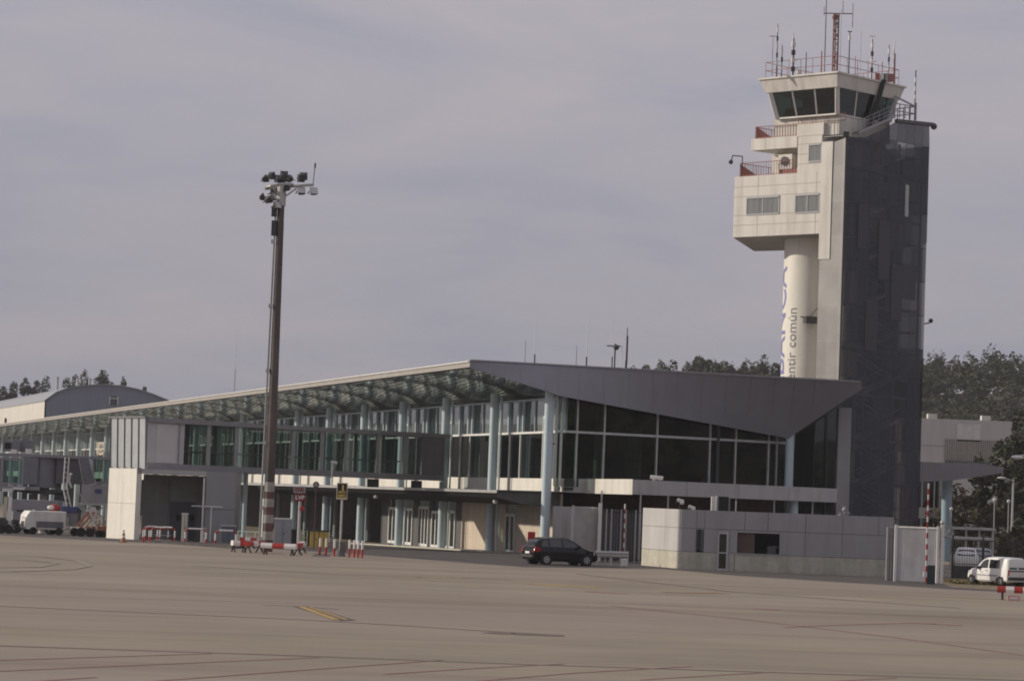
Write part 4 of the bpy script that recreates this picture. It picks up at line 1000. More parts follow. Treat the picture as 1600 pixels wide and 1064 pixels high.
# supporting block, local box: front face from px 209 to 365, left face 165-209
s0 = at(209, 842, 173.3); s0.z = 0; s1 = at(364, 851, 175.8); s1.z = 0; sl_ = at(166, 838, 177.5); sl_.z = 0
fd = (s1-s0).normalized(); bd = (sl_-s0)
zt2 = 4.74
o1 = s0+fd*((s1-s0).length*.70)
m = MB()
m.slab([V((s0.x, s0.y, -.3)), V((sl_.x, sl_.y, -.3)), V((sl_.x, sl_.y, zt2)), V((s0.x, s0.y, zt2))], fd*.35)
m.build('left_wall', white_cl, BG)
m = MB(); 
for z in (2.35,): m.slab([V((s0.x, s0.y, z))-fd*.006, V((sl_.x, sl_.y, z))-fd*.006, V((sl_.x, sl_.y, z+.03))-fd*.006, V((s0.x, s0.y, z+.03))-fd*.006], fd*.004)
mid = s0.lerp(sl_, .5); m.slab([V((mid.x, mid.y, -.2))-fd*.006, V((mid.x, mid.y+.03, -.2))-fd*.006, V((mid.x, mid.y+.03, zt2))-fd*.006, V((mid.x, mid.y, zt2))-fd*.006], fd*.004)
m.build('wall_joint', creamjoint, BG)
m = MB(); m.slab([V((o1.x, o1.y, -.3)), V((s1.x, s1.y, -.3)), V((s1.x, s1.y, zt2)), V((o1.x, o1.y, zt2))], (0, 3.6, 0)); m.use(1); m.slab([V((o1.x, o1.y-.006, 2.15)), V((s1.x, s1.y-.006, 2.15)), V((s1.x, s1.y-.006, 2.19)), V((o1.x, o1.y-.006, 2.19))], (0, .004, 0)); m.build('right_pier', [greyp, darkjoint], BG)
m = MB(); m.slab([V((s0.x, s0.y, 4.42)), V((o1.x, o1.y, 4.42)), V((o1.x, o1.y, zt2)), V((s0.x, s0.y, zt2))], (0, 3.6, 0)); m.build('lintel', greyp2, BG)
m = MB(); bk = V((0, 3.3, 0)); m.slab([V((s0.x, s0.y, -.3))+bk, V((o1.x, o1.y, -.3))+bk, V((o1.x, o1.y, 4.4))+bk, V((s0.x, s0.y, 4.4))+bk], (0, .2, 0)); m.use(1)
for t in (.38, .8): p = s0.lerp(o1, t)+bk; m.box((p.x, p.y-.01, 2.1), (.04, .03, 4.6))
m.slab([s0.lerp(o1, .4)+bk+V((0, -.03, 0)), s0.lerp(o1, .78)+bk+V((0, -.03, 0)), s0.lerp(o1, .78)+bk+V((0, -.03, 2.6)), s0.lerp(o1, .4)+bk+V((0, -.03, 2.6))], (0, .02, 0))
m.build('recess_wall', [mat('recess_grey', (.26, .25, .24), .7, grime=.3), darkjoint], BG)
for t in (.52, .72): p = s0.lerp(o1, t)+bk; m = MB(); m.tube((p.x, p.y-.06, 1.5), (p.x, p.y-.02, 1.5), .22, n=14); m.build('vent', black, BG)
m = MB(); p = s0.lerp(o1, 1.0); m.tube((p.x-.12, p.y-.15, 0), (p.x-.12, p.y-.15, 4.3), .07, n=6); m.tube((p.x-.9, p.y-.15, 2.35), (p.x+1.2, p.y-.15, 2.35), .04, n=5); m.tube((p.x+.45, p.y-.15, 0), (p.x+.45, p.y-.15, 2.3), .05, n=6); m.build('pipe', whitep, BG)
# slim steel supports of the gangway
for px in (380,):
    q = pp(px, 760, GA, GBv); m = MB(); m.tube((q.x, q.y+1.6, -.6), (q.x, q.y+1.6, zf), .16, n=10); m.build('support_column', bluecol, BG)
# fittings hanging under the floor
for px in (582, 650):
    q = pp(px, 757, GA, GBv); m = MB(); m.box((q.x, q.y+1, zf-.45), (.8, .5, .6)); m.build('hanging_unit', darkm, BG)
q = pp(519, 740, GA, GBv); m = MB(); m.tube((q.x, q.y-.3, zf-.2), (q.x, q.y-.3, zf+.9), .09, n=6); m.tube((q.x-.1, q.y-.3, zf+.9), (q.x+.35, q.y-.35, zf+.85), .12, n=8); m.build('security_camera', whitep, BG)
# ------------------------------------------------------------------ low gatehouse in front of the terminal end
g0 = at(1063, 886, 148.1); g0.z = 0; g1 = at(1394, 904, 146.5); g1.z = 0; gl = at(1002, 880, 153.0); gl.z = 0
GH = thing('gatehouse', (g0.x, g0.y, 0), 'low flat-roofed gatehouse of grey panels on a rough concrete plinth, one end sunlit', 'gatehouse')
gf = (g1-g0).normalized(); gL = (g1-g0).length; gN = V((gf.y, -gf.x, 0)); ge = (gl-g0).normalized(); gE = (gl-g0).length; geN = V((-abs(ge.y), -ge.x*(1 if ge.y > 0 else -1), 0)); geN = V((ge.y*-1, ge.x, 0)); 
if geN.x > 0: geN = -geN
def G(s, z, o=0.0): p = g0+gf*s+gN*o; return V((p.x, p.y, z))
def GE(s, z, o=0.0): p = g0+ge*s+geN*o; return V((p.x, p.y, z))
def gs(px, py=850): p = pp(px, py, g0, g1); return (V((p.x, p.y, 0))-g0).dot(gf)
ZP, ZM, ZT = 1.0, 2.36, 3.42
hole = [(gs(1088), gs(1099), 1.06, 2.3), (gs(1121), gs(1140), .0, 2.2), (gs(1152), gs(1219), 1.0, 2.22)]
back = V((0, 7.5, 0))
# front wall built round its openings
m = MB(); m2 = MB()
def fr(mm, s0, s1, z0, z1, th=.25): mm.slab([G(s0, z0), G(s1, z0), G(s1, z1), G(s0, z1)], -gN*th)
cols = [gs(1063), hole[0][0], gs(1096), gs(1099), hole[1][0], hole[1][1], gs(1152), hole[2][1], gs(1258), gs(1316), gL]
m = MB()
J = .012
fr(m, 0, hole[0][0]-J, ZP+J, ZM-J); fr(m, hole[0][1]+J, hole[1][0]-J, ZP+J, ZM-J); fr(m, hole[1][1]+J, hole[2][0]-J, ZP+J, ZM-J); fr(m, hole[2][1]+J, gs(1258)-J, ZP+J, ZM-J); fr(m, gs(1258)+J, gs(1316)-J, ZP+J, ZM-J); fr(m, gs(1316)+J, gL, ZP+J, ZM-J)
fr(m, hole[0][0], hole[0][1], 2.3, ZM-J); fr(m, hole[1][0], hole[1][1], 2.2, ZM-J); fr(m, hole[2][0], hole[2][1], 2.22, ZM-J)
tops = [0, gs(1088), gs(1100), gs(1163), gs(1199), gs(1258), gs(1316), gs(1372), gL]
for a1, b1_ in zip(tops, tops[1:]): fr(m, a1+J, b1_-J, ZM+J, ZT)
m.use(1); m.slab([G(.02, ZP+.01, -.05), G(hole[0][0]-.02, ZP+.01, -.05), G(hole[0][0]-.02, ZT-.02, -.05), G(.02, ZT-.02, -.05)], -gN*.15); fr2 = [(hole[0][1], hole[1][0]), (hole[1][1], hole[2][0]), (hole[2][1], gL-.01)]
for a1, b1_ in fr2: m.slab([G(a1+.02, ZP+.01, -.05), G(b1_-.02, ZP+.01, -.05), G(b1_-.02, ZT-.02, -.05), G(a1+.02, ZT-.02, -.05)], -gN*.15)
m.build('panelled_wall', [greyp, darkjoint], GH)
m = MB(); fr(m, .0, hole[1][0]-.01, -.3, ZP-.01, .3); fr(m, hole[1][1]+.01, gs(1148), -.3, ZP-.01, .3); fr(m, gs(1148)+.03, gL, -.3, ZP-.01, .3); m.build('plinth', plinth, GH)
# end wall: its sunlight is painted in as lighter grey panels
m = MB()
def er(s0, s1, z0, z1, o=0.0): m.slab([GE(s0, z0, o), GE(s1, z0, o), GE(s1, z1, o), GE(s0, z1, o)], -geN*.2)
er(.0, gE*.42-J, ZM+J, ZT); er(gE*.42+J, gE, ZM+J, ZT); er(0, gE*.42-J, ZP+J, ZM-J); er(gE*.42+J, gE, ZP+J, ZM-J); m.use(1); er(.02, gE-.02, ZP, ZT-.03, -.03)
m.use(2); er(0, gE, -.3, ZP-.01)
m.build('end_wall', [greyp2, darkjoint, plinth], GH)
m = MB(); m.slab([G(.05, ZT-.3, -.1), G(gL, ZT-.3, -.1), G(gL, ZT-.3, -6), GE(gE, ZT-.3, -.1)+V((.3, 0, 0))], (0, 0, .12)); m.build('roof', interior2, GH)
m = MB(); m.slab([G(gL-.02, -.3), G(gL-.02, ZT), G(gL-.02, ZT, -6), G(gL-.02, -.3, -6)], gf*.02); m.build('side_wall', greyp, GH)
m = MB(); m.slab([G(.3, -.2, -3), G(gL-.2, -.2, -3), G(gL-.2, 3, -3), G(.3, 3, -3)], -gN*.1); m.build('inner_wall', interior, GH)
# slit window, door, wide opening
m = MB(); a1, b1_, z0, z1 = hole[0]; m.slab([G(a1+.05, z0+.05, -.1), G(b1_-.18, z0+.05, -.1), G(b1_-.18, z1-.05, -.1), G(a1+.05, z1-.05, -.1)], -gN*.03); wn = m.build('window', g_end, GH)
m = MB(); m.slab([G(b1_-.16, z0, .03), G(b1_, z0, .03), G(b1_, z1, .03), G(b1_-.16, z1, .03)], -gN*.2); m.slab([G(a1-.03, z0, .02), G(a1+.05, z0, .02), G(a1+.05, z1, .02), G(a1-.03, z1, .02)], -gN*.2); m.build('frame', darkframe, wn)
m = MB(); a1, b1_, z0, z1 = hole[1]; b1_ = a1+.62; a1 += .0
m.slab([G(a1+.1, .12, -.06), G(b1_-.1, .12, -.06), G(b1_-.1, 2.1, -.06), G(a1+.1, 2.1, -.06)], -gN*.03); dn = m.build('door', g_end, GH)
m = MB()
for (q0, q1, y0, y1) in ((a1, a1+.1, 0, 2.2), (b1_-.1, b1_, 0, 2.2), (a1+.1, b1_-.1, 2.1, 2.2), (a1+.1, b1_-.1, 0, .12), (a1+.1, b1_-.1, .98, 1.05)): m.slab([G(q0, y0, .04), G(q1, y0, .04), G(q1, y1, .04), G(q0, y1, .04)], -gN*.12)
m.build('frame', steel, dn)
m = MB(); m.slab([G(b1_, 0, 0), G(hole[1][1], 0, 0), G(hole[1][1], 2.2, 0), G(b1_, 2.2, 0)], -gN*.2); m.build('door_side_panel', greyp, GH)
m = MB(); a1, b1_, z0, z1 = hole[2]; c = a1+(b1_-a1)*.4
m.slab([G(a1, z0, -.22), G(c, z0, -.22), G(c, z1, -.22), G(a1, z1, -.22)], -gN*.05); m.build('shutter', mat('brown_shutter', (.10, .07, .055), .6, var=.2), GH)
m = MB(); m.slab([G(a1-.05, z0-.03, .05), G(b1_+.05, z0-.03, .05), G(b1_+.05, z0+.04, .05), G(a1-.05, z0+.04, .05)], -gN*.3); m.slab([G(b1_-.04, z0+.04, .02), G(b1_+.03, z0+.04, .02), G(b1_+.03, z1, .02), G(b1_-.04, z1, .02)], -gN*.25); m.build('window_sill', frame, GH)
m = MB(); m.box(G(b1_-.5, z0+.25, -.6), (.5, .4, .5)); m.build('counter_unit', interior2, GH)
m = MB(); q = G(gs(1115), 1.85, .015); m.tube(q-gN*.02, q+gN*.01, .12, n=12); m.build('wall_roundel', mat('faded_roundel', (.30, .29, .31), .6), GH)
# pole standing before the wide window, and its foot
q = gp(1211, 894); m = MB(); m.tube((q.x, q.y, 0), (q.x-.05, q.y, 1.35), .05, n=8); m.tube((q.x, q.y, 0), (q.x, q.y, .06), .35, n=14); m.ball((q.x-.05, q.y, 1.42), .16, sz=(1.4, .8, .7)); tag(m.build('stand_pipe', mat('weathered_pipe', (.25, .235, .22), .7), None), 'short grey standpipe on a round foot before the wide gatehouse window', 'standpipe')
# things standing on the gatehouse roof
def on_roof(px, py, Y): q = at(px, py, Y); return V((q.x, Y, ZT-.17))
t = thing('roof_screen', on_roof(1129, 797, 149.5), 'dark louvred box with a pale side on the gatehouse roof', 'roof unit'); q = t.location
m = MB(); m.box((q.x, q.y, q.z+.5), (.58, .5, 1.0), .1); m.build('louvre_box', black, t); m = MB(); m.box((q.x-.34, q.y, q.z+.5), (.08, .55, 1.04), .1); m.box((q.x+.34, q.y, q.z+.5), (.06, .55, 1.04), .1); m.build('housing', frame, t)
q = on_roof(1114, 796, 149.3); t = thing('white_beacon_box', q, 'tall narrow white box beside the dark louvred unit on the gatehouse roof', 'box'); m = MB(); m.box((q.x, q.y, q.z+.5), (.24, .24, .95)); m.build('body', whitep, t, bevel=.02); m = MB(); m.tube(q, q+V((0, 0, .06)), .16, n=8); m.build('foot', steel, t)
for px, py, h, lab in ((1062, 776, .62, 'pale security camera on the gatehouse corner, the higher of the two'), (1080, 788, .25, 'pale round security camera low on the gatehouse roof edge')):
    q = on_roof(px, 795, 148.6); t = thing('security_camera', q, lab, 'camera', 'cameras on the gatehouse roof'); m = MB(); m.tube(q, q+V((0, 0, h)), .03, n=6); m.tube(q+V((-.3, 0, h*.8)), q+V((0, 0, h*.8)), .025, n=5); m.build('bracket', darkm, t)
    m = MB(); m.tube(q+V((-.16, -.05, h+.1)), q+V((.2, -.05, h-.02)), .11, n=10); m.ball(q+V((.12, -.1, h-.06)), .13); m.build('housing', whitep, t)
q = on_roof(1150, 797, 148.5); m = MB(); m.tube(q, q+V((0, 0, .65)), .03, n=6); m.ball(q+V((0, 0, .68)), .05); tag(m.build('short_pole', steel), 'thin short metal pole on the gatehouse roof right of the louvred unit', 'pole')
q = on_roof(1319, 806, 148.3); t = thing('anemometer', q, 'small cluster of sensors on a stand near the right of the gatehouse roof', 'sensor'); m = MB(); m.tube(q, q+V((0, 0, .7)), .04, n=6); m.tube(q+V((-.35, 0, .3)), q+V((.35, 0, .3)), .03, n=5); m.build('stand', steel, t); m = MB(); m.ball(q+V((0, 0, .5)), .14); m.ball(q+V((.22, 0, .3)), .1); m.ball(q+V((-.25, 0, .12)), .12); m.build('sensor_head', greyp, t)

# ------------------------------------------------------------------ fences and gates left of the gatehouse
def panel_fence(name, pts, z0, z1, mt, lab, cat, ribs=.14, posts=True, postm=steel, rd=.03):
    A, B = V(pts[0]), V(pts[1]); d = (B-A).normalized(); Ln = (B-A).length; nn_ = V((d.y, -d.x, 0))
    t = thing(name, A, lab, cat)
    m = MB(); m.slab([A+V((0, 0, z0)), B+V((0, 0, z0)), B+V((0, 0, z1)), A+V((0, 0, z1))], -nn_*.05)
    n = int(Ln/ribs)
    for i in range(n): c = A+d*(ribs*(i+.5)); m.bar(c+V((0, 0, z0+.02)), c+V((0, 0, z1-.02)), rd)
    m.build('ribbed_panel', mt, t)
    if posts:
        for c in (A, B): m = MB(); m.box(c+V((0, 0, (z1+.15)/2)), (.14, .14, z1+.15)); m.build('post', postm, t)
        m = MB(); m.bar(A+V((0, 0, z1+.04)), B+V((0, 0, z1+.04)), .09); m.build('top_rail', postm, t)
    return t
f0 = at(893, 868, 157.5); f0.z = 0; f1_ = at(935, 868, 158.5); f1_.z = 0
panel_fence('ribbed_gate', (f0, f1_), .15, 3.25, mat('gate_sheet', (.47, .45, .42), .5, metal=.3, grime=.2), 'grey ribbed metal gate leaf behind the bonnet of the black car', 'gate')
h0 = at(938, 868, 158.0); h0.z = 0; h1 = at(999, 868, 159.5); h1.z = 0
t = thing('bar_fence', h0, 'tall fence of dark upright bars between gate leaf and gatehouse end', 'fence'); d = (h1-h0)
for i in range(17): 
    c = h0+d*(i/16); m = MB(); m.bar(c, c+V((0, 0, 3.25)), .07); m.build('bar', [steel, darkm][i % 2] if i % 3 else darkm, t)
m = MB(); m.slab([h0+d*.25+V((0, .12, .2)), h0+d*.42+V((0, .12, .2)), h0+d*.42+V((0, .12, 3.2)), h0+d*.25+V((0, .12, 3.2))], (0, .04, 0)); m.build('sheet', greyp, t)
for z in (.15, 3.1): m = MB(); m.bar(h0+V((0, .06, z)), h1+V((0, .06, z)), .07); m.build('rail', darkm, t)
m = MB(); c = h0+V((-.1, 0, 0)); m.box(c+V((0, 0, 1.8)), (.22, .22, 3.6)); m.build('post', whitep, t)
q = at(974, 868, 159.5); t = thing('striped_pole', (q.x, q.y, 0), 'slim red and white pole showing through the dark bar fence', 'pole'); m = MB()
for k in range(12): m.use(k % 2); m.tube((q.x, q.y, k*.3), (q.x, q.y, k*.3+.3), .05, n=6)
m.build('pole', [redp, whitep], t)
b0_ = at(940, 878, 163); b1x = at(1002, 878, 164); m = MB(); m.slab([V((b0_.x, 163, -.1)), V((b1x.x, 164, -.1)), V((b1x.x, 164, 3.0)), V((b0_.x, 163, 3.0))], (0, .1, 0)); m.use(1)
for k in range(5): m.box((b0_.x+.4+k*.5, 162.95, 1.5), (.02, .02, 3))
tag(m.build('back_wall', [mat('yard_wall', (.11, .10, .10), .8, var=.2), black]), 'dark yard wall seen through the upright bars beside the gatehouse', 'wall')
q0 = at(862, 862, 161); q1 = at(893, 864, 161)
m = MB(); m.slab([V((q0.x, 161, -.1)), V((q1.x, 161, -.1)), V((q1.x, 161, 3.3)), V((q0.x, 161, 3.3))], (0, .15, 0)); m.box((q1.x-.5, 160.9, 1.4), (.08, .12, 2.8)); tag(m.build('side_wall', greyp), 'grey wall behind the black car between the corner column and gate leaf', 'wall')
# guard rail
r0 = gp(929, 882.0); r1 = gp(981, 883.5); t = thing('guard_rail', r0, 'pale two-ridged steel guard rail in front of the bar fence', 'guard rail')
m = MB(); dd = r1-r0; zz = [.46, .52, .57, .62, .66, .70, .76, .82]; oo = [0, .06, .06, 0, 0, .06, .06, 0]
for i in range(7): m.slab([r0+V((0, -oo[i], zz[i])), r1+V((0, -oo[i], zz[i])), r1+V((0, -oo[i+1], zz[i+1])), r0+V((0, -oo[i+1], zz[i+1]))], (0, .02, 0))
m.build('beam', steel, t)
for f in (.08, .5, .99): c = r0+dd*f+V((0, .1, 0)); m = MB(); m.box(c+V((0, 0, .42)), (.1, .1, .84)); m.build('post', steel, t)
q = gp(975, 884.5); m = MB(); m.box((q.x, q.y, .22), (.34, .3, .44), .1); o = tag(m.build('concrete_block', whitep, None, bevel=.03), 'small white block on the ground below the end of the guard rail', 'block')
# fire point behind car
q = gp(829, 874); t = thing('fire_point', (q.x, q.y, 0), 'red fire hose box on a post with yellow lower case behind the black car', 'fire box'); m = MB(); m.box((q.x, q.y, 1.42), (.46, .25, .55)); m.build('red_box', redp, t, bevel=.02); m = MB(); m.box((q.x+.02, q.y, .85), (.34, .22, .55)); m.build('yellow_case', yellow, t, bevel=.02); m = MB(); m.tube(q, q+V((0, 0, 1.1)), .05); m.tube(q+V((-.35, 0, 0)), q+V((-.35, 0, .8)), .06); m.build('post', redp, t)

# ------------------------------------------------------------------ right-hand gate, boom, cabinet
s0 = at(1398, 908, 138.5); s0.z = 0; s1 = at(1464, 911, 137.6); s1.z = 0
panel_fence('slatted_gate', (s0, s1), .05, 2.9, mat('gate_grey', (.50, .49, .50), .5, grime=.2), 'grey slatted sliding gate with pale posts right of the gatehouse', 'gate', .1, True, whitep, rd=.025)
q = s1+V((.1, 0, 0)); m = MB(); m.box(q+V((.12, 0, 1.55)), (.16, .2, 3.1)); m.use(1); m.ball(q+V((.12, 0, 3.25)), .14); m.tube(q+V((.3, 0, 2.55)), q+V((.5, -.1, 2.9)), .06); tag(m.build('gate_post', [whitep, steel]), 'tall white post with a rounded cap closing the slatted gate', 'post')
for i, x in enumerate((1385, 1389.5, 1394)):
    q = at(x, 903, 139.6); m = MB(); m.box((q.x, q.y, 1.45), (.07, .3, 2.9)); tag(m.build('fence_post', bridgeframe), 'dark upright of the narrow bar screen between gatehouse and slatted gate', 'post', 'dark uprights beside the slatted gate')
q = gp(1446.5, 913); t = thing('boom_barrier', q, 'raised red and white striped boom in front of the slatted gate', 'boom barrier')
m = MB(); top = at(1451, 758, q.y); n = 18
for k in range(n): m.use(k % 2); a1 = q.lerp(V((top.x, q.y, top.z)), k/n); b1_ = q.lerp(V((top.x, q.y, top.z)), (k+1)/n); m.bar(a1+V((0, 0, .1)), b1_+V((0, 0, .1)), .085 if k < n*.55 else .07)
m.build('boom', [redp, whitep], t)
c = gp(1453.5, 912.5); m = MB(); m.box(c+V((0, .1, .5)), (.46, .4, 1.0)); m.build('cabinet', greenc, t, bevel=.03); m = MB(); m.box(q+V((-.1, 0, .55)), (.1, .1, .25)); m.build('hinge', whitep, t)

# ------------------------------------------------------------------ entrance canopy beyond the tower, far hall
EC = thing('entrance_canopy', (at(1478, 850, 250).x, 250, -.9), 'grey wing-shaped canopy on a blue column right of the tower foot', 'canopy')
poly = [(1415, 721.5), (1528, 723.5), (1569, 730), (1566, 739), (1487, 750.5), (1415, 753)]
m = MB(); m.slab([at(x, y, 250) for x, y in poly], (0, 7, 0)); m.build('canopy_roof', zinc, EC)
q = at(1479, 800, 252); m = MB(); m.tube((q.x, 252, -1), (q.x, 252, at(1479, 749, 252).z), .52, n=20); m.build('column', mat('blue_column_paint', (.26, .36, .42), .45, grime=.2), EC, smooth=True)
m = MB(); pA, pB = at(1425, 800, 262), at(1470, 800, 262); m.poly([V((pA.x, 262, -1)), V((pB.x, 262, -1)), V((pB.x, 262, 8)), V((pA.x, 262, 8))]); gw = m.build('glass_wall', g_end, EC)
m = MB()
for x in (1440, 1459, 1468): q = at(x, 800, 261.9); m.box((q.x, 261.9, 3.4), (.12, .1, 9))
m.build('frame', steel, gw)
m = MB(); z0 = at(1450, 810, 261.5).z; z1 = at(1450, 793, 261.5).z; m.slab([V((pA.x, 261.5, z0)), V((pB.x-.3, 261.5, z0)), V((pB.x-.3, 261.5, z1)), V((pA.x, 261.5, z1))], (0, .1, 0)); m.build('band', greyp2, EC)
m = MB(); m.slab([V((pA.x, 264, -1)), V((pB.x, 264, -1)), V((pB.x, 264, 9)), V((pA.x, 264, 9))], (0, .1, 0)); m.build('inner_wall', mat('red_dark_interior', (.09, .04, .035), .8), EC)
FH = thing('far_hall', (at(1500, 850, 310).x, 310, -.9), 'plain grey hall with a ribbed inset panel in front of the wooded hill', 'hall')
xa, xb = at(1405, 800, 310).x, at(1578, 800, 310).x; zt_ = at(1500, 655.5, 310).z
m = MB(); m.slab([V((xa, 310, -1)), V((xb, 310, -1)), V((xb, 310, zt_)), V((xa, 310, zt_))], (0, 20, 0)); m.use(1)
m.slab([V((xa, 309.97, zt_-3.3)), V((xb, 309.97, zt_-3.3)), V((xb, 309.97, zt_-3.26)), V((xa, 309.97, zt_-3.26))], (0, .02, 0))
m.build('wall', [mat('hall_grey', (.50, .48, .46), .6, var=.05, scale=.1, grime=.15), darkjoint], FH)
m = MB(); x0, x1 = at(1477, 700, 309.9).x, at(1560, 700, 309.9).x; z1 = at(1500, 686.5, 309.9).z; z0 = at(1500, 720, 309.9).z; m.slab([V((x0, 309.9, z0)), V((x1, 309.9, z0)), V((x1, 309.9, z1)), V((x0, 309.9, z1))], (0, .08, 0)); m.use(1)
for k in range(24): xx = x0+(x1-x0)*k/24; m.box((xx, 309.86, (z0+z1)/2), (.05, .05, z1-z0))
m.box(((x0+x1)/2, 309.8, z0-.2), (x1-x0, .3, .4))
m.build('ribbed_panel', [mat('hall_panel', (.40, .37, .32), .6, grime=.2), darkjoint], FH)
m = MB(); x0, x1 = at(1494, 700, 309.9).x, at(1532, 700, 309.9).x; m.slab([V((x0, 309.9, zt_-2.6)), V((x1, 309.9, zt_-2.6)), V((x1, 309.9, zt_-.5)), V((x0, 309.9, zt_-.5))], (0, .05, 0)); m.build('light_panel', mat('hall_light_panel', (.58, .56, .53), .6), FH)
for x in (1457, 1541): q = at(x, 655, 310.5); m = MB(); m.box((q.x, 311, zt_+.25), (1.1, 1.1, .7)); m.build('roof_vent', mat('vent_cream', (.60, .57, .50), .6), FH)

# arched hall on the left
AH = thing('arched_hall', (at(120, 800, 500).x, 500, -.9), 'large arched-roof hall, slate blue gable and cream side wall, behind the terminal', 'hall')
arc = [(70, 626.5), (88, 613.5), (105, 607), (130, 602.5), (160, 601), (190, 603), (215, 608), (240, 616), (262, 625), (280, 634)]
front = [at(x, y, 500) for x, y in arc]; ev = (at(0, 637.5, 567)-at(70, 626.5, 500))*1.6; ev.z = 0
base = [V((front[-1].x, 500, -1)), V((front[0].x, 500, -1))]
m = MB(); m.slab(front+base, (0, .3, 0)); m.build('gable', mat('slate_blue_sheet', (.20, .22, .27), .5, var=.06, scale=.3, grime=.15), AH)
m = MB()
for p, q in zip(front, front[1:]): m.slab([p+V((0, -.5, .12)), q+V((0, -.5, .12)), q+ev+V((0, 0, .12)), p+ev+V((0, 0, .12))], (0, 0, -.15))
m.build('roof', mat('hall_roof', (.30, .31, .33), .6, var=.05), AH)
m = MB(); p = front[0]; m.slab([V((p.x, 500, -1)), V((p.x+ev.x, 500+ev.y, -1)), V((p.x+ev.x, 500+ev.y, p.z)), p], (.3, 0, 0)); m.use(1)
for k in (.2, .4, .6): c = p+ev*k; m.box((c.x-.02, c.y, 6), (.06, .06, 11.5))
m.build('side_wall', [cream, creamjoint], AH)
c = p+ev*.38; m = MB(); c = at(13, 655, p.y+ev.y*.52); m.box((p.x+ev.x*.52-.05, c.y, p.z-3.4), (.2, 2.2, 2.2)); m.build('side_window', darkframe, AH)
q0, q1 = at(172, 619, 499.9), at(184, 633, 499.9); m = MB(); m.slab([V((q0.x, 499.9, q1.z)), V((q1.x, 499.9, q1.z)), V((q1.x, 499.9, q0.z)), V((q0.x, 499.9, q0.z))], (0, .05, 0)); wn = m.build('window', darkframe, AH); m = MB(); m.bar(V((q0.x, 499.8, q1.z)), V((q0.x, 499.8, q0.z)), .14); m.bar(V((q1.x, 499.8, q1.z)), V((q1.x, 499.8, q0.z)), .14); m.bar(V((q0.x, 499.8, q0.z-.4)), V((q1.x, 499.8, q0.z-.4)), .14); m.build('frame', whiteframe, wn)
for px, yt, yb, Y in ((89, 590, 612, 512), (121, 591, 605, 516), (140, 592, 602, 518)):
    a1, b1_ = at(px, yb, Y), at(px, yt, Y); m = MB(); m.tube((a1.x, Y, a1.z-1), (a1.x, Y, b1_.z), .27, n=10); m.tube((a1.x, Y, b1_.z), (a1.x, Y, b1_.z+.12), .38, n=10); m.build('chimney', steel, AH)

# ------------------------------------------------------------------ floodlight mast
q = gp(417, 861.5); q.z = 0; tp = at(440, 300, q.y); FM = thing('floodlight_mast', q, 'tall rust-brown floodlight mast with red and white bands at its foot', 'floodlight mast')
tpx = V((tp.x, q.y, tp.z)); base = V((q.x, q.y, 0))
def mp_(z): return base.lerp(V((tpx.x, tpx.y, tpx.z)), z/tpx.z)
zb = at(420, 753, q.y).z
m = MB(); r0, r1 = .325, .20
def mr(z): return r0+(r1-r0)*z/tpx.z
n = 8; hz = [zb+(tpx.z-zb)*k/n for k in range(n+1)]
for a1, b1_ in zip(hz, hz[1:]): m.tube(mp_(a1), mp_(b1_), mr(a1), mr(b1_)*1.0, n=16); m.tube(mp_(b1_-.06), mp_(b1_), mr(b1_)*1.06, n=16)
m.build('shaft', mastmat, FM, smooth=True)
rows = [753, 768, 779, 792, 804, 817, 830, 843]; zs = [at(420, r, q.y).z for r in rows]+[0]
for i, (a1, b1_) in enumerate(zip(zs, zs[1:])):
    m = MB(); m.tube(mp_(max(0, b1_)), mp_(a1), mr(b1_)*1.01, mr(a1)*1.01, n=16); m.build('painted_band', mastwhite if i % 2 == 0 else mastred, FM, smooth=True)
m = MB(); lx = V((-.42, -.12, 0)); m.tube(mp_(.2)+lx*1.15, mp_(tpx.z-.8)+lx*.75, .045, n=6); m.tube(mp_(.2)+lx*1.15+V((.0, .3, 0)), mp_(tpx.z-.8)+lx*.7+V((0, .3, 0)), .04, n=6)
k = .8
while k < tpx.z-1: a1 = mp_(k)+lx*(1.15-.4*k/tpx.z); m.tube(a1, a1+V((0, .3, 0)), .02, n=4); k += .35
for f in (.12, .3, .5, .68, .86): c = mp_(tpx.z*f); m.box(c+V((-.38, -.05, 0)), (.22, .25, .22))
m.build('climbing_ladder', steel, FM)
zc = tpx.z+.05; cx = V((tpx.x, q.y, zc)); m = MB()
ring = [cx+V((cos(a1)*.8-.15, sin(a1)*.8, .28+.12*cos(a1))) for a1 in [i*pi/6 for i in range(13)]]; m.path(ring, .09); m.tube(cx+V((-1.0, 0, .1)), cx+V((1.9, 0, .45)), .08, n=6)
for a1 in (0, 2, 4): m.tube(cx+V((cos(a1)*.9, sin(a1)*.9, .2)), cx+V((0, 0, -.5)), .05, n=5)
m.tube(cx+V((0, 0, -.9)), cx+V((0, 0, .35)), .28, n=12)
m.build('head_ring', steel, FM)
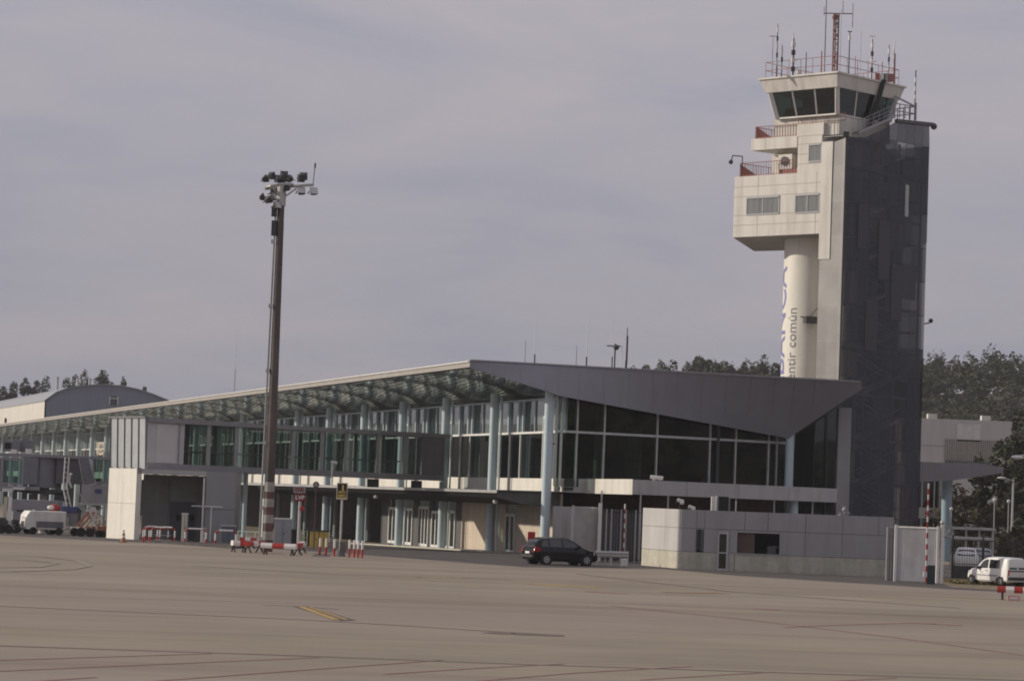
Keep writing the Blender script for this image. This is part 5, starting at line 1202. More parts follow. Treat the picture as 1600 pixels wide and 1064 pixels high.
def flood(dx, dy, dz, tilt, yaw, sz=.42):
    dx *= .78; dy *= .8; dz *= .85; sz *= .9; c = cx+V((dx, dy, dz)); R = Matrix.Rotation(yaw, 3, 'Z') @ Matrix.Rotation(tilt, 3, 'X')
    m = MB(); w_, h_, d_ = sz*.62, sz*.62, .24
    pts = [(-w_, -d_*.3, -h_), (w_, -d_*.3, -h_), (w_, -d_*.3, h_), (-w_, -d_*.3, h_), (-w_*.55, d_, -h_*.5), (w_*.55, d_, -h_*.5), (w_*.55, d_, h_*.5), (-w_*.55, d_, h_*.5)]
    m.add([c+R @ V(p) for p in pts], [[4, 5, 6, 7], [0, 4, 7, 3], [1, 5, 4, 0], [2, 6, 5, 1], [3, 7, 6, 2]])
    m.bar(c+R @ V((-w_*1.1, .05, 0)), c+R @ V((-w_*1.1, .3, 0)), .05); m.bar(c+R @ V((w_*1.1, .05, 0)), c+R @ V((w_*1.1, .3, 0)), .05)
    o = m.build('floodlight', darkm, FM); m = MB(); m.add([c+R @ V((p[0]*.93, p[1]-.004, p[2]*.93)) for p in pts[:4]], [[0, 1, 2, 3]]); m.build('lens', bulb, o)
for dx, dy, dz, ti, ya in ((-1.25, .2, .85, -.5, 1.9), (-.75, -.3, 1.0, -.4, 2.4), (-.35, .6, .9, -.4, 3.6), (.15, -.2, 1.1, -.5, 3.4), (.45, .5, .95, -.3, 4.1), (-.15, .9, .8, -.4, 3.0), (1.45, .1, .95, -.2, 3.3), (1.6, .1, 1.1, -.2, 3.0),
                           (-1.35, .1, -.45, -.5, 1.6), (-.9, -.4, -.7, -.6, 2.2), (-.5, -.6, -.5, -.5, 1.2), (-.6, .5, -.1, -.4, 2.6), (-.2, -.7, -1.1, -.5, .8), (1.5, -.1, .05, -.6, .3), (2.45, -.1, .05, -.5, .4), (.35, -.5, .2, -.3, 4.6)):
    flood(dx, dy, dz, ti, ya)
m = MB(); m.tube(cx+V((1.85, 0, .4)), cx+V((1.93, 0, 1.55)), .025, n=6); m.tube(cx+V((1.93, 0, 1.45)), cx+V((1.94, 0, 1.75)), .055, n=6); m.build('lightning_rod', darkm, FM)
m = MB(); m.box(mp_(tpx.z-2.2)+V((-.35, -.1, 0)), (.3, .3, .9)); m.box(mp_(tpx.z-1.2)+V((-.38, -.1, 0)), (.3, .35, .6)); m.build('junction_box', darkm, FM)

# ------------------------------------------------------------------ barrier beams round the mast
def beam(px0, py0, px1, py1, lab, Lh=.52, start=1, n=4, group='red and white barrier beams'):
    A, B = gp(px0, py0), gp(px1, py1); t = thing('barrier_beam', A, lab, 'barrier', group); d = (B-A).normalized(); s = V((-d.y, d.x, 0)); Ln = (B-A).length
    for k in range(n):
        m = MB(); a1, b1_ = A+d*Ln*k/n, A+d*Ln*(k+1)/n
        prof = [(-.16, Lh-.14), (-.18, Lh), (-.12, Lh+.15), (.12, Lh+.15), (.18, Lh), (.16, Lh-.14)]
        m.slab([a1+s*x+V((0, 0, z)) for x, z in prof], b1_-a1-d*.01); m.build('beam_section', redp if (k+start) % 2 else whitep, t)
    for f in (.12, .88): c = A+d*Ln*f; m = MB(); m.bar(c+s*.22, c+V((0, 0, Lh-.1)), .08); m.bar(c-s*.22, c+V((0, 0, Lh-.1)), .08); m.build('leg', darkm, t)
    return t
beam(408, 866, 463, 868.5, 'front red and white barrier beam lying directly before the mast foot', start=0, n=3)
beam(362, 862, 384, 862.5, 'sunlit barrier beam at the far left of the group round the mast', start=0, n=2)
beam(384, 863.5, 408, 863, 'short barrier beam between the sunlit left one and the front one', start=1, n=3)
beam(374, 856, 400, 857, 'barrier beam half hidden behind the two left beams at the mast', start=1, n=3)
beam(464, 868, 473, 863, 'barrier beam seen nearly end-on at the right of the mast group', start=1, n=2)
beam(1558, 936, 1625, 939, 'red and white barrier beam in front of the white van, at the right edge', Lh=.45, start=1, n=5)
q = gp(1583, 939); m = MB(); m.box(q+V((0, -.1, .14)), (.55, .06, .24)); m.use(1); m.box(q+V((0, -.14, .14)), (.36, .02, .08)); tag(m.build('sign_plate', [mat('pale_red_plate', (.62, .36, .33), .6), whitep]), 'pale red plate hanging under the barrier beam before the white van', 'sign')
# white-topped posts
PG = 'red and white bollards around the sign'
bl = ['leftmost bollard of the three left of the black and yellow sign', 'middle bollard of the three left of the black and yellow sign', 'bollard standing next to the left of the black and yellow sign', 'bollard standing next to the right of the black and yellow sign', 'second bollard to the right of the black and yellow sign', 'third bollard to the right of the black and yellow sign', 'rightmost bollard of the four right of the black and yellow sign']
bx = [499.5, 509, 522, 545.5, 553, 559, 565.5]; by = [867, 867.5, 869, 870, 870.5, 871, 871.5]
proto = None
for x, y, lab in zip(bx, by, bl):
    q = gp(x, y)
    if proto is None:
        t = thing('bollard', (0, 0, 0), lab, 'bollard', PG); m = MB(); m.tube((0, 0, 0), (0, 0, .48), .065, n=12); m.build('red_section', redp, t, smooth=True); m = MB(); m.tube((0, 0, .48), (0, 0, .96), .066, n=12); m.tube((0, 0, .96), (0, 0, .985), .04, n=12); m.build('white_section', whitep, t, smooth=True)
        proto = t; t.location = q
    else: copy_tree(proto, q, rs.uniform(0, 3), lab)
# sign "1"
q = gp(531, 869); SG_ = thing('stand_sign', q, 'black sign with a yellow 1 on a pale post', 'sign'); h = at(532, 754, q.y).z; hb = at(532, 780, q.y).z
m = MB(); m.tube(q, q+V((0, 0, hb+.1)), .065, n=10); m.build('post', steel, SG_); m = MB(); m.tube(q, q+V((0, 0, .35)), .34, .2, n=10); m.box(q+V((.15, 0, .55)), (.35, .3, .6)); m.build('foot', mat('dark_concrete', (.16, .15, .14), .9), SG_)
w_ = .31; cxs = q.x-.02
m = MB(); m.box((cxs, q.y-.06, (h+hb)/2), (2*w_, .08, h-hb)); pn = m.build('panel', mat('sign_border', (.62, .55, .38), .6), SG_, bevel=.01)
m = MB(); m.box((cxs, q.y-.11, (h+hb)/2+.03), (2*w_-.1, .02, h-hb-.16)); m.build('panel_face', black, pn)
m = MB(); text_on(m, '1', .55, (cxs+.04, q.y-.125, h-.36), (1, 0, 0), (0, 0, 1), .02); m.build('lettering', yellowsign, pn)
m = MB(); text_on(m, 'ABO', .20, (cxs, q.y-.125, hb+.42), (1, 0, 0), (0, 0, 1), .008); m.build('lettering', yellowsign, pn)
m = MB(); text_on(m, 'MFO', .21, (cxs, q.y-.125, hb+.2), (1, 0, 0), (0, 0, 1), .01); m.build('lettering', yellowsign, pn)
# red LVP sign and round sign
q = gp(465.5, 864); t = thing('warning_sign', q, 'red LVP sign under a grey display box on a post right of the mast', 'sign')
zt0, zt1, zt2_ = at(468, 759, q.y).z, at(468, 770.5, q.y).z, at(468, 783, q.y).z
m = MB(); m.tube(q, q+V((0, 0, zt0)), .09, n=8); m.build('post', steel, t)
cxs = at(469, 770, q.y-.2).x
m = MB(); m.box((cxs-.05, q.y-.2, (zt0+zt1)/2), (.68, .3, zt0-zt1-.04)); m.use(1); m.box((cxs-.05, q.y-.36, (zt0+zt1)/2), (.54, .02, zt0-zt1-.2)); m.build('display_box', [greyp, mat('dull_red_screen', (.22, .10, .09), .5)], t)
m = MB(); m.box((cxs, q.y-.2, (zt1+zt2_)/2), (.66, .1, zt1-zt2_)); pn = m.build('panel', mat('dull_sign_red', (.20, .025, .025), .6), t)
m = MB(); text_on(m, 'LVP', .34, (cxs, q.y-.26, (zt1+zt2_)/2-.02), (1, 0, 0), (0, 0, 1), .008); m.build('lettering', whitep, pn)
m = MB(); c = V((cxs+.15, q.y-.2, zt2_-.35)); m.slab([c+V((-.2, 0, -.18)), c+V((.2, 0, -.18)), c+V((0, 0, .18))], (0, .03, 0)); m.build('triangle_plate', redp, t)
q = at(494, 757, 160); m = MB(); m.tube((q.x, 160, q.z), (q.x, 159.95, q.z), .2, n=20); m.use(1); m.tube((q.x, 159.96, q.z), (q.x, 159.93, q.z), .13, n=20); m.use(0); m.tube((q.x, 160.1, 0), (q.x, 160.1, q.z), .035, n=6); tag(m.build('round_sign', [mat('sign_grey_red', (.12, .05, .06), .5), mat('sign_grey', (.28, .27, .29), .5)]), 'small round dark-rimmed sign on a thin pole between LVP and 1 signs', 'sign')
# cabinets and crates
def cab(px0, px1, pyt, pyb, Y, mt, name, lab, cat, depth=.6, cap=None):
    a1, b1_ = at(px0, pyb, Y), at(px1, pyb, Y); zt3 = at((px0+px1)/2, pyt, Y).z; g = gz(0, Y)
    t = thing(name, ((a1.x+b1_.x)/2, Y, g), lab, cat); m = MB(); m.box(((a1.x+b1_.x)/2, Y+depth/2, (zt3+g)/2), (b1_.x-a1.x, depth, zt3-g)); m.build('body', mt, t, bevel=.02)
    m = MB(); m.box(((a1.x+b1_.x)/2, Y+depth/2, zt3+.03), (b1_.x-a1.x+.08, depth+.08, .08)); m.build('lid', cap or steel, t)
    m = MB(); m.box(((a1.x+b1_.x)/2+.02, Y-.008, (zt3+g)/2), (.02, .012, zt3-g-.2)); m.box(((a1.x+b1_.x)/2+.1, Y-.02, (zt3+g)/2), (.04, .03, .14)); m.build('door_handle', darkframe, t)
    return t
cab(427, 453, 811, 862, 163.5, mat('cabinet_grey', (.33, .33, .35), .5, grime=.2), 'equipment_cabinet', 'grey metal equipment cabinet directly right of the mast foot', 'cabinet', .7, whitep)
cab(283, 291, 803, 842, 172.5, mat('cabinet_cream', (.60, .58, .48), .6, grime=.2), 'switch_cabinet', 'narrow pale cabinet in the recess of the gangway block', 'cabinet', .5, whitep)
cab(313, 321, 826, 846, 171.5, whitep, 'meter_box', 'small white box below the pipe in front of the gangway block pier', 'box', .4)
cab(345, 367, 822, 848, 172.0, mat('blue_grey_box', (.13, .15, .18), .5), 'tool_chest', 'dark blue-grey chest against the right pier of the gangway block', 'chest', .8)
cab(452, 462, 828, 858, 170, black, 'black_case', 'black case behind the pale post, right of the grey cabinet', 'case', .5, darkm)
cab(475, 484, 828, 848, 171, black, 'black_bin', 'black bin left of the yellow crates', 'bin', .5, darkm)
cab(483.5, 497, 829.5, 855, 169, yellow, 'yellow_crate', 'left one of two yellow crates under the terminal canopy', 'crate', .8, darkm)
cab(498, 512, 830, 856, 169, yellow, 'yellow_crate', 'right one of two yellow crates under the terminal canopy', 'crate', .8, darkm)
# low metal rail under canopy and green railings
for a1, b1_, lab in (((371, 855), (412, 857), 'low pale railing left of the mast foot under the canopy'), ((470, 853), (484, 853), 'short pale green railing beside the yellow crates')):
    p, q = gp(*a1), gp(*b1_); t = thing('low_railing', p, lab, 'railing'); m = MB()
    for h in (.55, 1.0): m.tube(p+V((0, 0, h)), q+V((0, 0, h)), .03, n=5)
    m.build('rail', mat('pale_green_rail', (.45, .52, .42), .6), t)
    for k in range(4): c = p.lerp(q, k/3); m = MB(); m.tube(c, c+V((0, 0, 1.05)), .04, n=6); m.build('post', mat('pale_green_rail', (.45, .52, .42), .6), t)
# red and white hoop barriers
def hoop(px, py, w_, rz, lab, h=.98):
    q = gp(px, py); t = thing('hoop_barrier', q, lab, 'barrier', 'red and white tube hoops before the gangway block', rz)
    pts = [V((-w_/2, 0, 0)), V((-w_/2, 0, h*.8)), V((-w_/2+.2, 0, h)), V((w_/2-.2, 0, h)), V((w_/2, 0, h*.8)), V((w_/2, 0, 0))]
    for nm, seg, mt in (('red_tube', (0, 0, .45), redp), ('white_tube', (0, .45, 1), whitep), ('red_tube', (1, 0, 1), redp), ('white_tube', (2, 0, 1), whitep), ('red_tube', (3, 0, 1), redp), ('white_tube', (4, 0, .55), whitep), ('red_tube', (4, .55, 1), redp)):
        i, f0_, f1x = seg; m = MB(); m.tube(pts[i].lerp(pts[i+1], f0_), pts[i].lerp(pts[i+1], f1x), .055, n=8); m.build(nm, mt, t, local=True)
    return t
hoop(228, 847, .8, 1.2, 'hoop barrier seen end-on at the left of the row'); hoop(236, 846, .9, .6, 'angled hoop barrier second from the left of the row'); hoop(249, 847.5, 1.1, -.1, 'hoop barrier third from the left, in front of the recess')
hoop(261, 847.5, 1.0, -.2, 'hoop barrier left of the pale cabinet'); hoop(305, 850, 1.35, 0.05, 'wide hoop barrier before the white pipe'); hoop(352, 853, 1.3, .1, 'wide hoop barrier at the right pier, nearest to the mast')
m = MB(); m.tube(gp(241, 848)+V((0, 0, .2)), gp(267, 849)+V((0, 0, .2)), .03, n=5); m.tube(gp(241, 848)+V((0, 0, .5)), gp(267, 849)+V((0, 0, .5)), .02, n=5); tag(m.build('hose_rail', steel), 'thin low metal rail running between the hoop barriers', 'rail')
q = gp(192.5, 847.5); t = thing('traffic_cone', q, 'orange and white traffic cone at the foot of the sunlit gangway block', 'cone')
for a1, b1_, r0_, r1_, mt in ((.05, .3, .17, .13, orange), (.3, .45, .13, .105, whitep), (.45, .6, .105, .08, orange), (.6, .7, .08, .06, whitep), (.7, .8, .06, .035, orange)):
    m = MB(); m.tube(q+V((0, 0, a1)), q+V((0, 0, b1_)), r0_, r1_, n=14); m.build('cone_band', mt, t)
m = MB(); m.box(q+V((0, 0, .025)), (.42, .42, .05)); m.build('foot', orange, t)
# kerb edge below the gangway block
m = MB(); a1, b1_ = gp(232, 847), gp(362, 857); m.slab([V((a1.x, a1.y, 0)), V((b1_.x, b1_.y, 0)), V((b1_.x+.5, b1_.y+3, 0)), V((a1.x+.5, a1.y+3, 0))], (0, 0, .12)); struct(m.build('kerb_island', mat('dark_kerb', (.07, .065, .06), .9, var=.2)))
m = MB(); a1, b1_ = FA(10, .9, 0), FA(46, .9, 0); 
m.slab([V((a1.x, a1.y, gz(0, a1.y)-.05)), V((b1_.x, b1_.y, gz(0, b1_.y)-.05)), V((b1_.x+2, b1_.y, gz(0, b1_.y)-.05)), V((a1.x+2, a1.y, gz(0, a1.y)-.05))], (0, 0, .15)); struct(m.build('pavement', concrete))
# ------------------------------------------------------------------ cars
def loft(st, nring=None):
    m = MB(); rings = []
    for (x, zb, zl, zr, wb, wr) in st:
        half = [(wb*.86, zb), (wb*.98, zb+.10), (wb, zb+(zl-zb)*.55), (wb*.975, zl), (wr+(wb*.975-wr)*.12, zr-(zr-zl)*.10-.0), (wr*.80, zr), (wr*.3, zr+.012)]
        rings.append([(x, y, z) for y, z in half]+[(x, -y, z) for y, z in reversed(half)])
    n = len(rings[0]); vs = [p for r in rings for p in r]; fs = []
    for j in range(len(rings)-1):
        for i in range(n): fs.append([j*n+i, j*n+(i+1) % n, (j+1)*n+(i+1) % n, (j+1)*n+i])
    fs.append(list(range(n-1, -1, -1))); fs.append([(len(rings)-1)*n+i for i in range(n)])
    return m.add(vs, fs)
def side_w(st, x, z):
    for a1, b1_ in zip(st, st[1:]):
        if a1[0] <= x <= b1_[0]:
            t = (x-a1[0])/(b1_[0]-a1[0]); zl, zr, wb, wr = [a1[i]+(b1_[i]-a1[i])*t for i in (2, 3, 4, 5)]
            if z <= zl: return wb*.985
            k = min(1, (z-zl)/max(.01, zr-zl)); w1 = wb*.975; w2 = wr+(wb*.975-wr)*.12
            return w1+(w2-w1)*min(1, k/.9)
    return st[0][4]
def side_poly(st, pts, sgn, off=.012, sub=4):
    vs = [(x, sgn*(side_w(st, x, z)+off), z) for x, z in pts]
    m = MB(); m.poly(vs); return m
def car(name, loc, rz, lab, cat, st, paint, wheels, side_wins, rear_wins, extras, tyre=.31):
    t = thing(name, loc, lab, cat, rz=rz)
    body = loft(st).build('body', paint, t, smooth=True, local=True)
    for x in wheels:
        for sgn in (1, -1):
            m = MB(); w_ = side_w(st, x, .4)
            m.tube((x, sgn*(w_-.25), .33), (x, sgn*(w_+.006), .33), tyre+.07, n=24); m.build('wheel_arch', black, t, local=True)
            m = MB(); m.tube((x, sgn*(w_-.2), tyre), (x, sgn*(w_+.02), tyre), tyre, n=24); wh = m.build('wheel', black, t, local=True, smooth=True)
            m = MB(); m.tube((x, sgn*(w_+.0), tyre), (x, sgn*(w_+.03), tyre), tyre*.62, n=20)
            m.use(1)
            for k in range(5): a1 = k*2*pi/5; m.box((x+cos(a1+.6)*tyre*.36, sgn*(w_+.032), tyre+sin(a1+.6)*tyre*.36), (.07, .01, .07))
            m.build('rim', [rimm, darkm], wh, local=True)
    for pts in side_wins:
        for sgn in (1, -1): side_poly(st, pts, sgn).build('side_window', carglass, t, local=True)
    for pts in rear_wins: m = MB(); m.poly(pts); m.build('rear_window', carglass, t, local=True)
    for nm, pts_, mt in extras: m = MB(); m.slab(*pts_) if isinstance(pts_, tuple) else m.poly(pts_); m.build(nm, mt, t, local=True)
    return t
stH = [(0.0, .42, .74, .78, .66, .60), (.05, .30, .92, .96, .78, .66), (.22, .25, 1.0, 1.22, .85, .63), (.5, .22, 1.0, 1.47, .875, .61), (.9, .21, .99, 1.54, .88, .60), (1.6, .20, .98, 1.56, .88, .60), (2.2, .20, .965, 1.53, .88, .60), (2.6, .20, .95, 1.41, .88, .61),
       (3.05, .20, .93, 1.13, .875, .64), (3.3, .20, .91, .99, .87, .66), (3.75, .21, .82, .88, .85, .64), (4.05, .25, .70, .76, .79, .58), (4.2, .34, .56, .62, .66, .5)]
hd = radians(27); rw = gp(853.6, 882.6); R2 = Matrix.Rotation(hd, 3, 'Z'); loc = rw-R2 @ V((.78, -.86, 0)); loc.z = .005
sw = [[(.42, 1.03), (.92, 1.03), (.92, 1.42), (.58, 1.37)], [(1.0, 1.03), (1.78, 1.01), (1.78, 1.46), (1.0, 1.44)], [(1.86, 1.01), (2.85, .985), (2.62, 1.27), (2.25, 1.43), (1.86, 1.46)]]
rwn = [[(.075, -.60, 1.0), (.075, .60, 1.0), (.46, .50, 1.42), (.46, -.50, 1.42)]]
rwn = [[(.055, -.60, 1.0), (.055, .60, 1.0), (.40, .52, 1.42), (.40, -.52, 1.42)]]
ex = [('tail_light', ([(.02, .60, .72), (.02, .80, .72), (.12, .86, 1.0), (.12, .66, 1.02)], (-.03, 0, 0)), taill), ('tail_light', ([(.02, -.60, .72), (.02, -.80, .72), (.12, -.86, 1.0), (.12, -.66, 1.02)], (-.03, 0, 0)), taill),
      ('tail_light', ([(.10, -.845, .74), (.42, -.905, .80), (.30, -.90, 1.0), (.12, -.86, 1.0)], (0, -.02, 0)), taill),
      ('number_plate', ([(-.012, -.26, .62), (-.012, .26, .62), (-.005, .26, .74), (-.005, -.26, .74)], (-.01, 0, 0)), whitep), ('bumper', ([(-.03, -.62, .42), (-.03, .62, .42), (-.03, .62, .56), (-.03, -.62, .56)], (.08, 0, 0)), darkm),
      ('headlight', ([(3.85, -.82, .62), (4.14, -.66, .60), (4.1, -.66, .72), (3.8, -.83, .76)], (0, -.03, 0)), bulb), ('door_mirror', ([(2.72, -.88, .98), (2.72, -1.06, .98), (2.72, -1.06, 1.12), (2.72, -.88, 1.12)], (.12, 0, 0)), carblack), ('door_mirror', ([(2.72, .88, .98), (2.72, 1.06, .98), (2.72, 1.06, 1.12), (2.72, .88, 1.12)], (.12, 0, 0)), carblack),
      ('door_handle', ([(1.15, -.895, .86), (1.32, -.895, .86), (1.32, -.895, .90), (1.15, -.895, .90)], (0, -.02, 0)), darkm), ('door_handle', ([(2.0, -.895, .85), (2.17, -.895, .85), (2.17, -.895, .89), (2.0, -.895, .89)], (0, -.02, 0)), darkm),
      ('rear_wiper', ([(.03, -.02, .98), (.03, .35, 1.05), (.035, .35, 1.08), (.035, -.02, 1.01)], (-.02, 0, 0)), black)]
car('parked_car', loc, hd, 'glossy black five-door hatchback parked by the guard rail', 'car', stH, carblack, (.78, 3.38), sw, rwn, ex)
q = loc+R2 @ V((.7, 0, 1.52))
stV = [(0.0, .40, 1.02, 1.60, .80, .69), (.05, .28, 1.06, 1.74, .85, .70), (.3, .24, 1.07, 1.80, .865, .71), (1.0, .22, 1.07, 1.82, .87, .71), (1.8, .22, 1.06, 1.82, .87, .71), (2.2, .22, 1.04, 1.78, .87, .70), (2.5, .22, 1.02, 1.66, .87, .70), (2.95, .22, 1.0, 1.30, .865, .70),
       (3.2, .22, .99, 1.10, .86, .70), (3.6, .24, .92, 1.02, .84, .67), (3.9, .28, .80, .90, .78, .60), (4.08, .36, .60, .68, .68, .5)]
hv = radians(120); rw = gp(1562, 915.2); R3 = Matrix.Rotation(hv, 3, 'Z'); loc = rw-R3 @ V((.72, .84, 0))*.83; loc.z = .012
sw = [[(.28, 1.12), (.62, 1.12), (.62, 1.62), (.33, 1.6)], [(.80, 1.10), (1.80, 1.10), (1.80, 1.66), (.84, 1.64)], [(1.92, 1.09), (2.86, 1.06), (2.5, 1.50), (2.2, 1.64), (1.92, 1.66)]]
sw = sw[1:]
rwn = [[(-.012, .70, 1.08), (-.012, .06, 1.08), (.035, .06, 1.58), (.035, .62, 1.58)], [(-.012, -.70, 1.08), (-.012, -.06, 1.08), (.035, -.06, 1.58), (.035, -.62, 1.58)]]
ex = [('tail_light', ([(-.005, .70, .68), (-.005, .80, .68), (-.005, .81, 1.04), (-.005, .72, 1.04)], (-.03, 0, 0)), taill), ('tail_light', ([(-.005, -.70, .68), (-.005, -.80, .68), (-.005, -.81, 1.04), (-.005, -.72, 1.04)], (-.03, 0, 0)), taill),
      ('bumper', ([(-.04, -.80, .38), (-.04, .80, .38), (-.04, .80, .58), (-.04, -.80, .58)], (.12, 0, 0)), darkm), ('door_strip', ([(-.012, -.70, .94), (-.012, .70, .94), (-.012, .70, 1.0), (-.012, -.70, 1.0)], (-.02, 0, 0)), black),
      ('side_moulding', ([(.98, .875, .60), (1.88, .875, .60), (1.88, .875, .68), (.98, .875, .68)], (0, .02, 0)), frame), ('side_moulding', ([(2.0, .875, .60), (3.05, .872, .60), (3.05, .872, .68), (2.0, .875, .68)], (0, .02, 0)), frame),
      ('door_mirror', ([(2.7, .87, 1.0), (2.7, 1.06, 1.0), (2.7, 1.06, 1.18), (2.7, .87, 1.18)], (.13, 0, 0)), darkm), ('door_handle', ([(1.95, .885, .92), (2.12, .885, .92), (2.12, .885, .96), (1.95, .885, .96)], (0, .02, 0)), darkm),
      ('headlight', ([(3.72, .80, .72), (3.98, .70, .68), (3.95, .70, .84), (3.68, .80, .90)], (0, .03, 0)), bulb), ('door_line', ([(1.87, .876, .35), (1.885, .876, .35), (1.885, .876, 1.05), (1.87, .876, 1.05)], (0, .004, 0)), frame),
      ('small_lettering', ([(2.35, .876, .80), (2.62, .876, .80), (2.62, .876, .86), (2.35, .876, .86)], (0, .004, 0)), mat('faint_mark', (.5, .5, .48), .6))]
car('parked_van', loc, hv, 'white high-roofed passenger van parked on the verge at the right edge', 'van', stV, carwhite, (.72, 3.42), sw, rwn, ex, tyre=.30).scale = (.83, .83, .83)

# ------------------------------------------------------------------ fence, shelters, lamps at the right
p, q = at(1488, 900, 150), at(1640, 905, 150); p.z = q.z = 0
t = thing('perimeter_fence', p, 'dark bar fence on a low wall behind the white van', 'fence'); m = MB(); m.slab([p+V((0, 0, -.1)), q+V((0, 0, -.1)), q+V((0, 0, .75)), p+V((0, 0, .75))], (0, .2, 0)); m.build('low_wall', mat('dark_wall', (.07, .07, .068), .9, var=.3), t)
d = q-p; n = int(d.length/.14); m = MB()
for i in range(n): c = p+d*(i/n)+V((0, .1, 0)); m.tube(c+V((0, 0, .7)), c+V((0, 0, 2.3)), .016, n=4)
for z in (.85, 2.25): m.bar(p+V((0, .1, z)), q+V((0, .1, z)), .05)
m.build('bar_screen', darkm, t)
for k in range(4): c = p+d*(k/3.2)+V((0, .1, 0)); m = MB(); m.bar(c, c+V((0, 0, 2.5)), .1); m.build('post', darkm, t)
for i, (x0, x1, y0, Y, lab) in enumerate(((1487, 1556, 824.5, 200, 'white flat-roofed shelter, the farther one beyond the fence'), (1487, 1553, 840, 186, 'white flat-roofed shelter, the nearer one beyond the fence'))):
    a1, b1_ = at(x0, y0, Y), at(x1, y0+2, Y); z = a1.z; t = thing('parking_shelter', (a1.x, Y, gz(0, Y)), lab, 'shelter'); m = MB(); m.slab([V((a1.x, Y, z-.1)), V((b1_.x, Y, z-.1)), V((b1_.x, Y, z+.08)), V((a1.x, Y, z+.08))], (0, 4, 0)); m.build('roof', mat('shelter_white', (.52, .51, .48), .6, grime=.3), t)
    for k in range(4): c = a1.lerp(b1_, .05+k*.3); m = MB(); m.box((c.x, Y+.4, (z-.5)/2), (.14, .14, z+.3)); m.build('post', steel, t)
for px, Y, L_, h, mt, lab, hd_ in ((1510, 178, 4.0, 1.45, carwhite, 'pale car glimpsed through the fence under the nearer shelter', 1.4), (1536, 179, 4.1, 1.45, mat('silver_car', (.35, .36, .37), .3, metal=.5), 'silver car glimpsed through the fence beside the pale one', 1.5)):
    q = at(px, 860, Y); q.z = gz(0, Y); t = thing('parked_car', q, lab, 'car', rz=hd_); loft(stH).build('body', mt, t, smooth=True, local=True)
    for pts in [[(.42, 1.03), (.92, 1.03), (.92, 1.42), (.58, 1.37)], [(1.0, 1.03), (1.78, 1.01), (1.78, 1.46), (1.0, 1.44)], [(1.86, 1.01), (2.85, .985), (2.62, 1.27), (2.25, 1.43), (1.86, 1.46)]]:
        for sgn in (1, -1): side_poly(stH, pts, sgn).build('side_window', carglass, t, local=True)
    m = MB(); m.poly([(.055, -.60, 1.0), (.055, .60, 1.0), (.40, .52, 1.42), (.40, -.52, 1.42)]); m.build('rear_window', carglass, t, local=True)
    for x in (.78, 3.38):
        for sgn in (1, -1): m = MB(); m.tube((x, sgn*.7, .31), (x, sgn*.895, .31), .31, n=16); m.build('wheel', black, t, local=True)
# street lamps
q = at(1581, 815, 215); t = thing('street_lamp', (q.x, 215, gz(0, 215)), 'tall grey street lamp with a curved arm pointing left', 'street lamp'); tp = at(1583.5, 749, 215); m = MB(); m.tube((q.x, 215, -.9), (tp.x, 215, tp.z), .13, .08, n=8); m.build('pole', steel, t)
hp = at(1567, 746.5, 215); m = MB(); m.path([V((tp.x, 215, tp.z-.1)), V(((tp.x+hp.x)/2, 215, tp.z)), V((hp.x, 215, hp.z))], .045); m.build('arm', steel, t); m = MB(); m.ball((hp.x-.1, 215, hp.z), .2, sz=(2, .8, .5)); m.build('lamp_head', whitep, t)
q = at(1612, 880, 175); t = thing('street_lamp', (q.x, 175, gz(0, 175)), 'street lamp just outside the right edge, only its arm and bright head showing', 'street lamp'); tp = at(1614, 712, 175); m = MB(); m.tube((q.x, 175, -.9), (tp.x, 175, tp.z), .12, .08, n=8); m.build('pole', steel, t)
hp = at(1591, 714.5, 175); m = MB(); m.path([V((tp.x, 175, tp.z)), V((hp.x+.5, 175, hp.z+.2)), V((hp.x, 175, hp.z+.05))], .05); m.build('arm', steel, t); m = MB(); m.ball((hp.x-.05, 175, hp.z), .24, n=12, sz=(1.9, 1, .62)); m.build('lamp_head', whitep, t, smooth=True)
for px, py, Y, lab in ((1554, 781, 205, 'small globe lamp on a thin pole left of the tall street lamp'), (1576, 783, 208, 'small globe lamp on a thin pole close to the tall street lamp'), (1486.5, 795, 205, 'short lamp post beside the blue column')):
    q = at(px, py, Y); t = thing('globe_lamp', (q.x, Y, gz(0, Y)), lab, 'lamp', 'globe lamps behind the shelters'); m = MB(); m.tube((q.x, Y, -.8), (q.x, Y, q.z), .045, n=6); m.build('pole', steel, t); m = MB(); m.ball(q, .15, n=10); m.build('globe', mat('globe_opal', (.6, .6, .57), .3), t, smooth=True)

# ------------------------------------------------------------------ far-left gangway and ground equipment
Yg = 196
FG = thing('boarding_gangway', (at(80, 800, Yg).x, Yg, gz(0, Yg)), 'far boarding gangway at the left edge with a grey round turret and dark windows', 'boarding bridge')
def fpl(m, x0, y0, x1, y1, Y, d=.2): 
    a1, b1_ = at(x0, y1, Y), at(x1, y1, Y); zt_ = at((x0+x1)/2, y0, Y).z; zb_ = at((x0+x1)/2, y1, Y).z
    m.slab([V((a1.x, Y, zb_)), V((b1_.x, Y, zb_)), V((b1_.x, Y, zt_)), V((a1.x, Y, zt_))], (0, d, 0)); return zb_, zt_
gm = mat('gangway_grey', (.20, .20, .215), .5, grime=.2)
m = MB(); fpl(m, -60, 758, 62, 764, Yg, 3); m.build('floor_beam', bridgeframe, FG)
m = MB(); fpl(m, -60, 709.5, 172, 714, Yg-.05, 3.2); m.build('roof', bridgeframe, FG)
m = MB(); fpl(m, 36, 714.5, 58, 757, Yg, 3); m.build('wall_panel', gm, FG)
m = MB(); fpl(m, -60, 714.5, -2, 757, Yg, 3); m.build('wall_panel', gm, FG)
m = MB(); fpl(m, 4, 719, 33, 754, Yg+.1, .03); wn = m.build('window', g_low, FG)
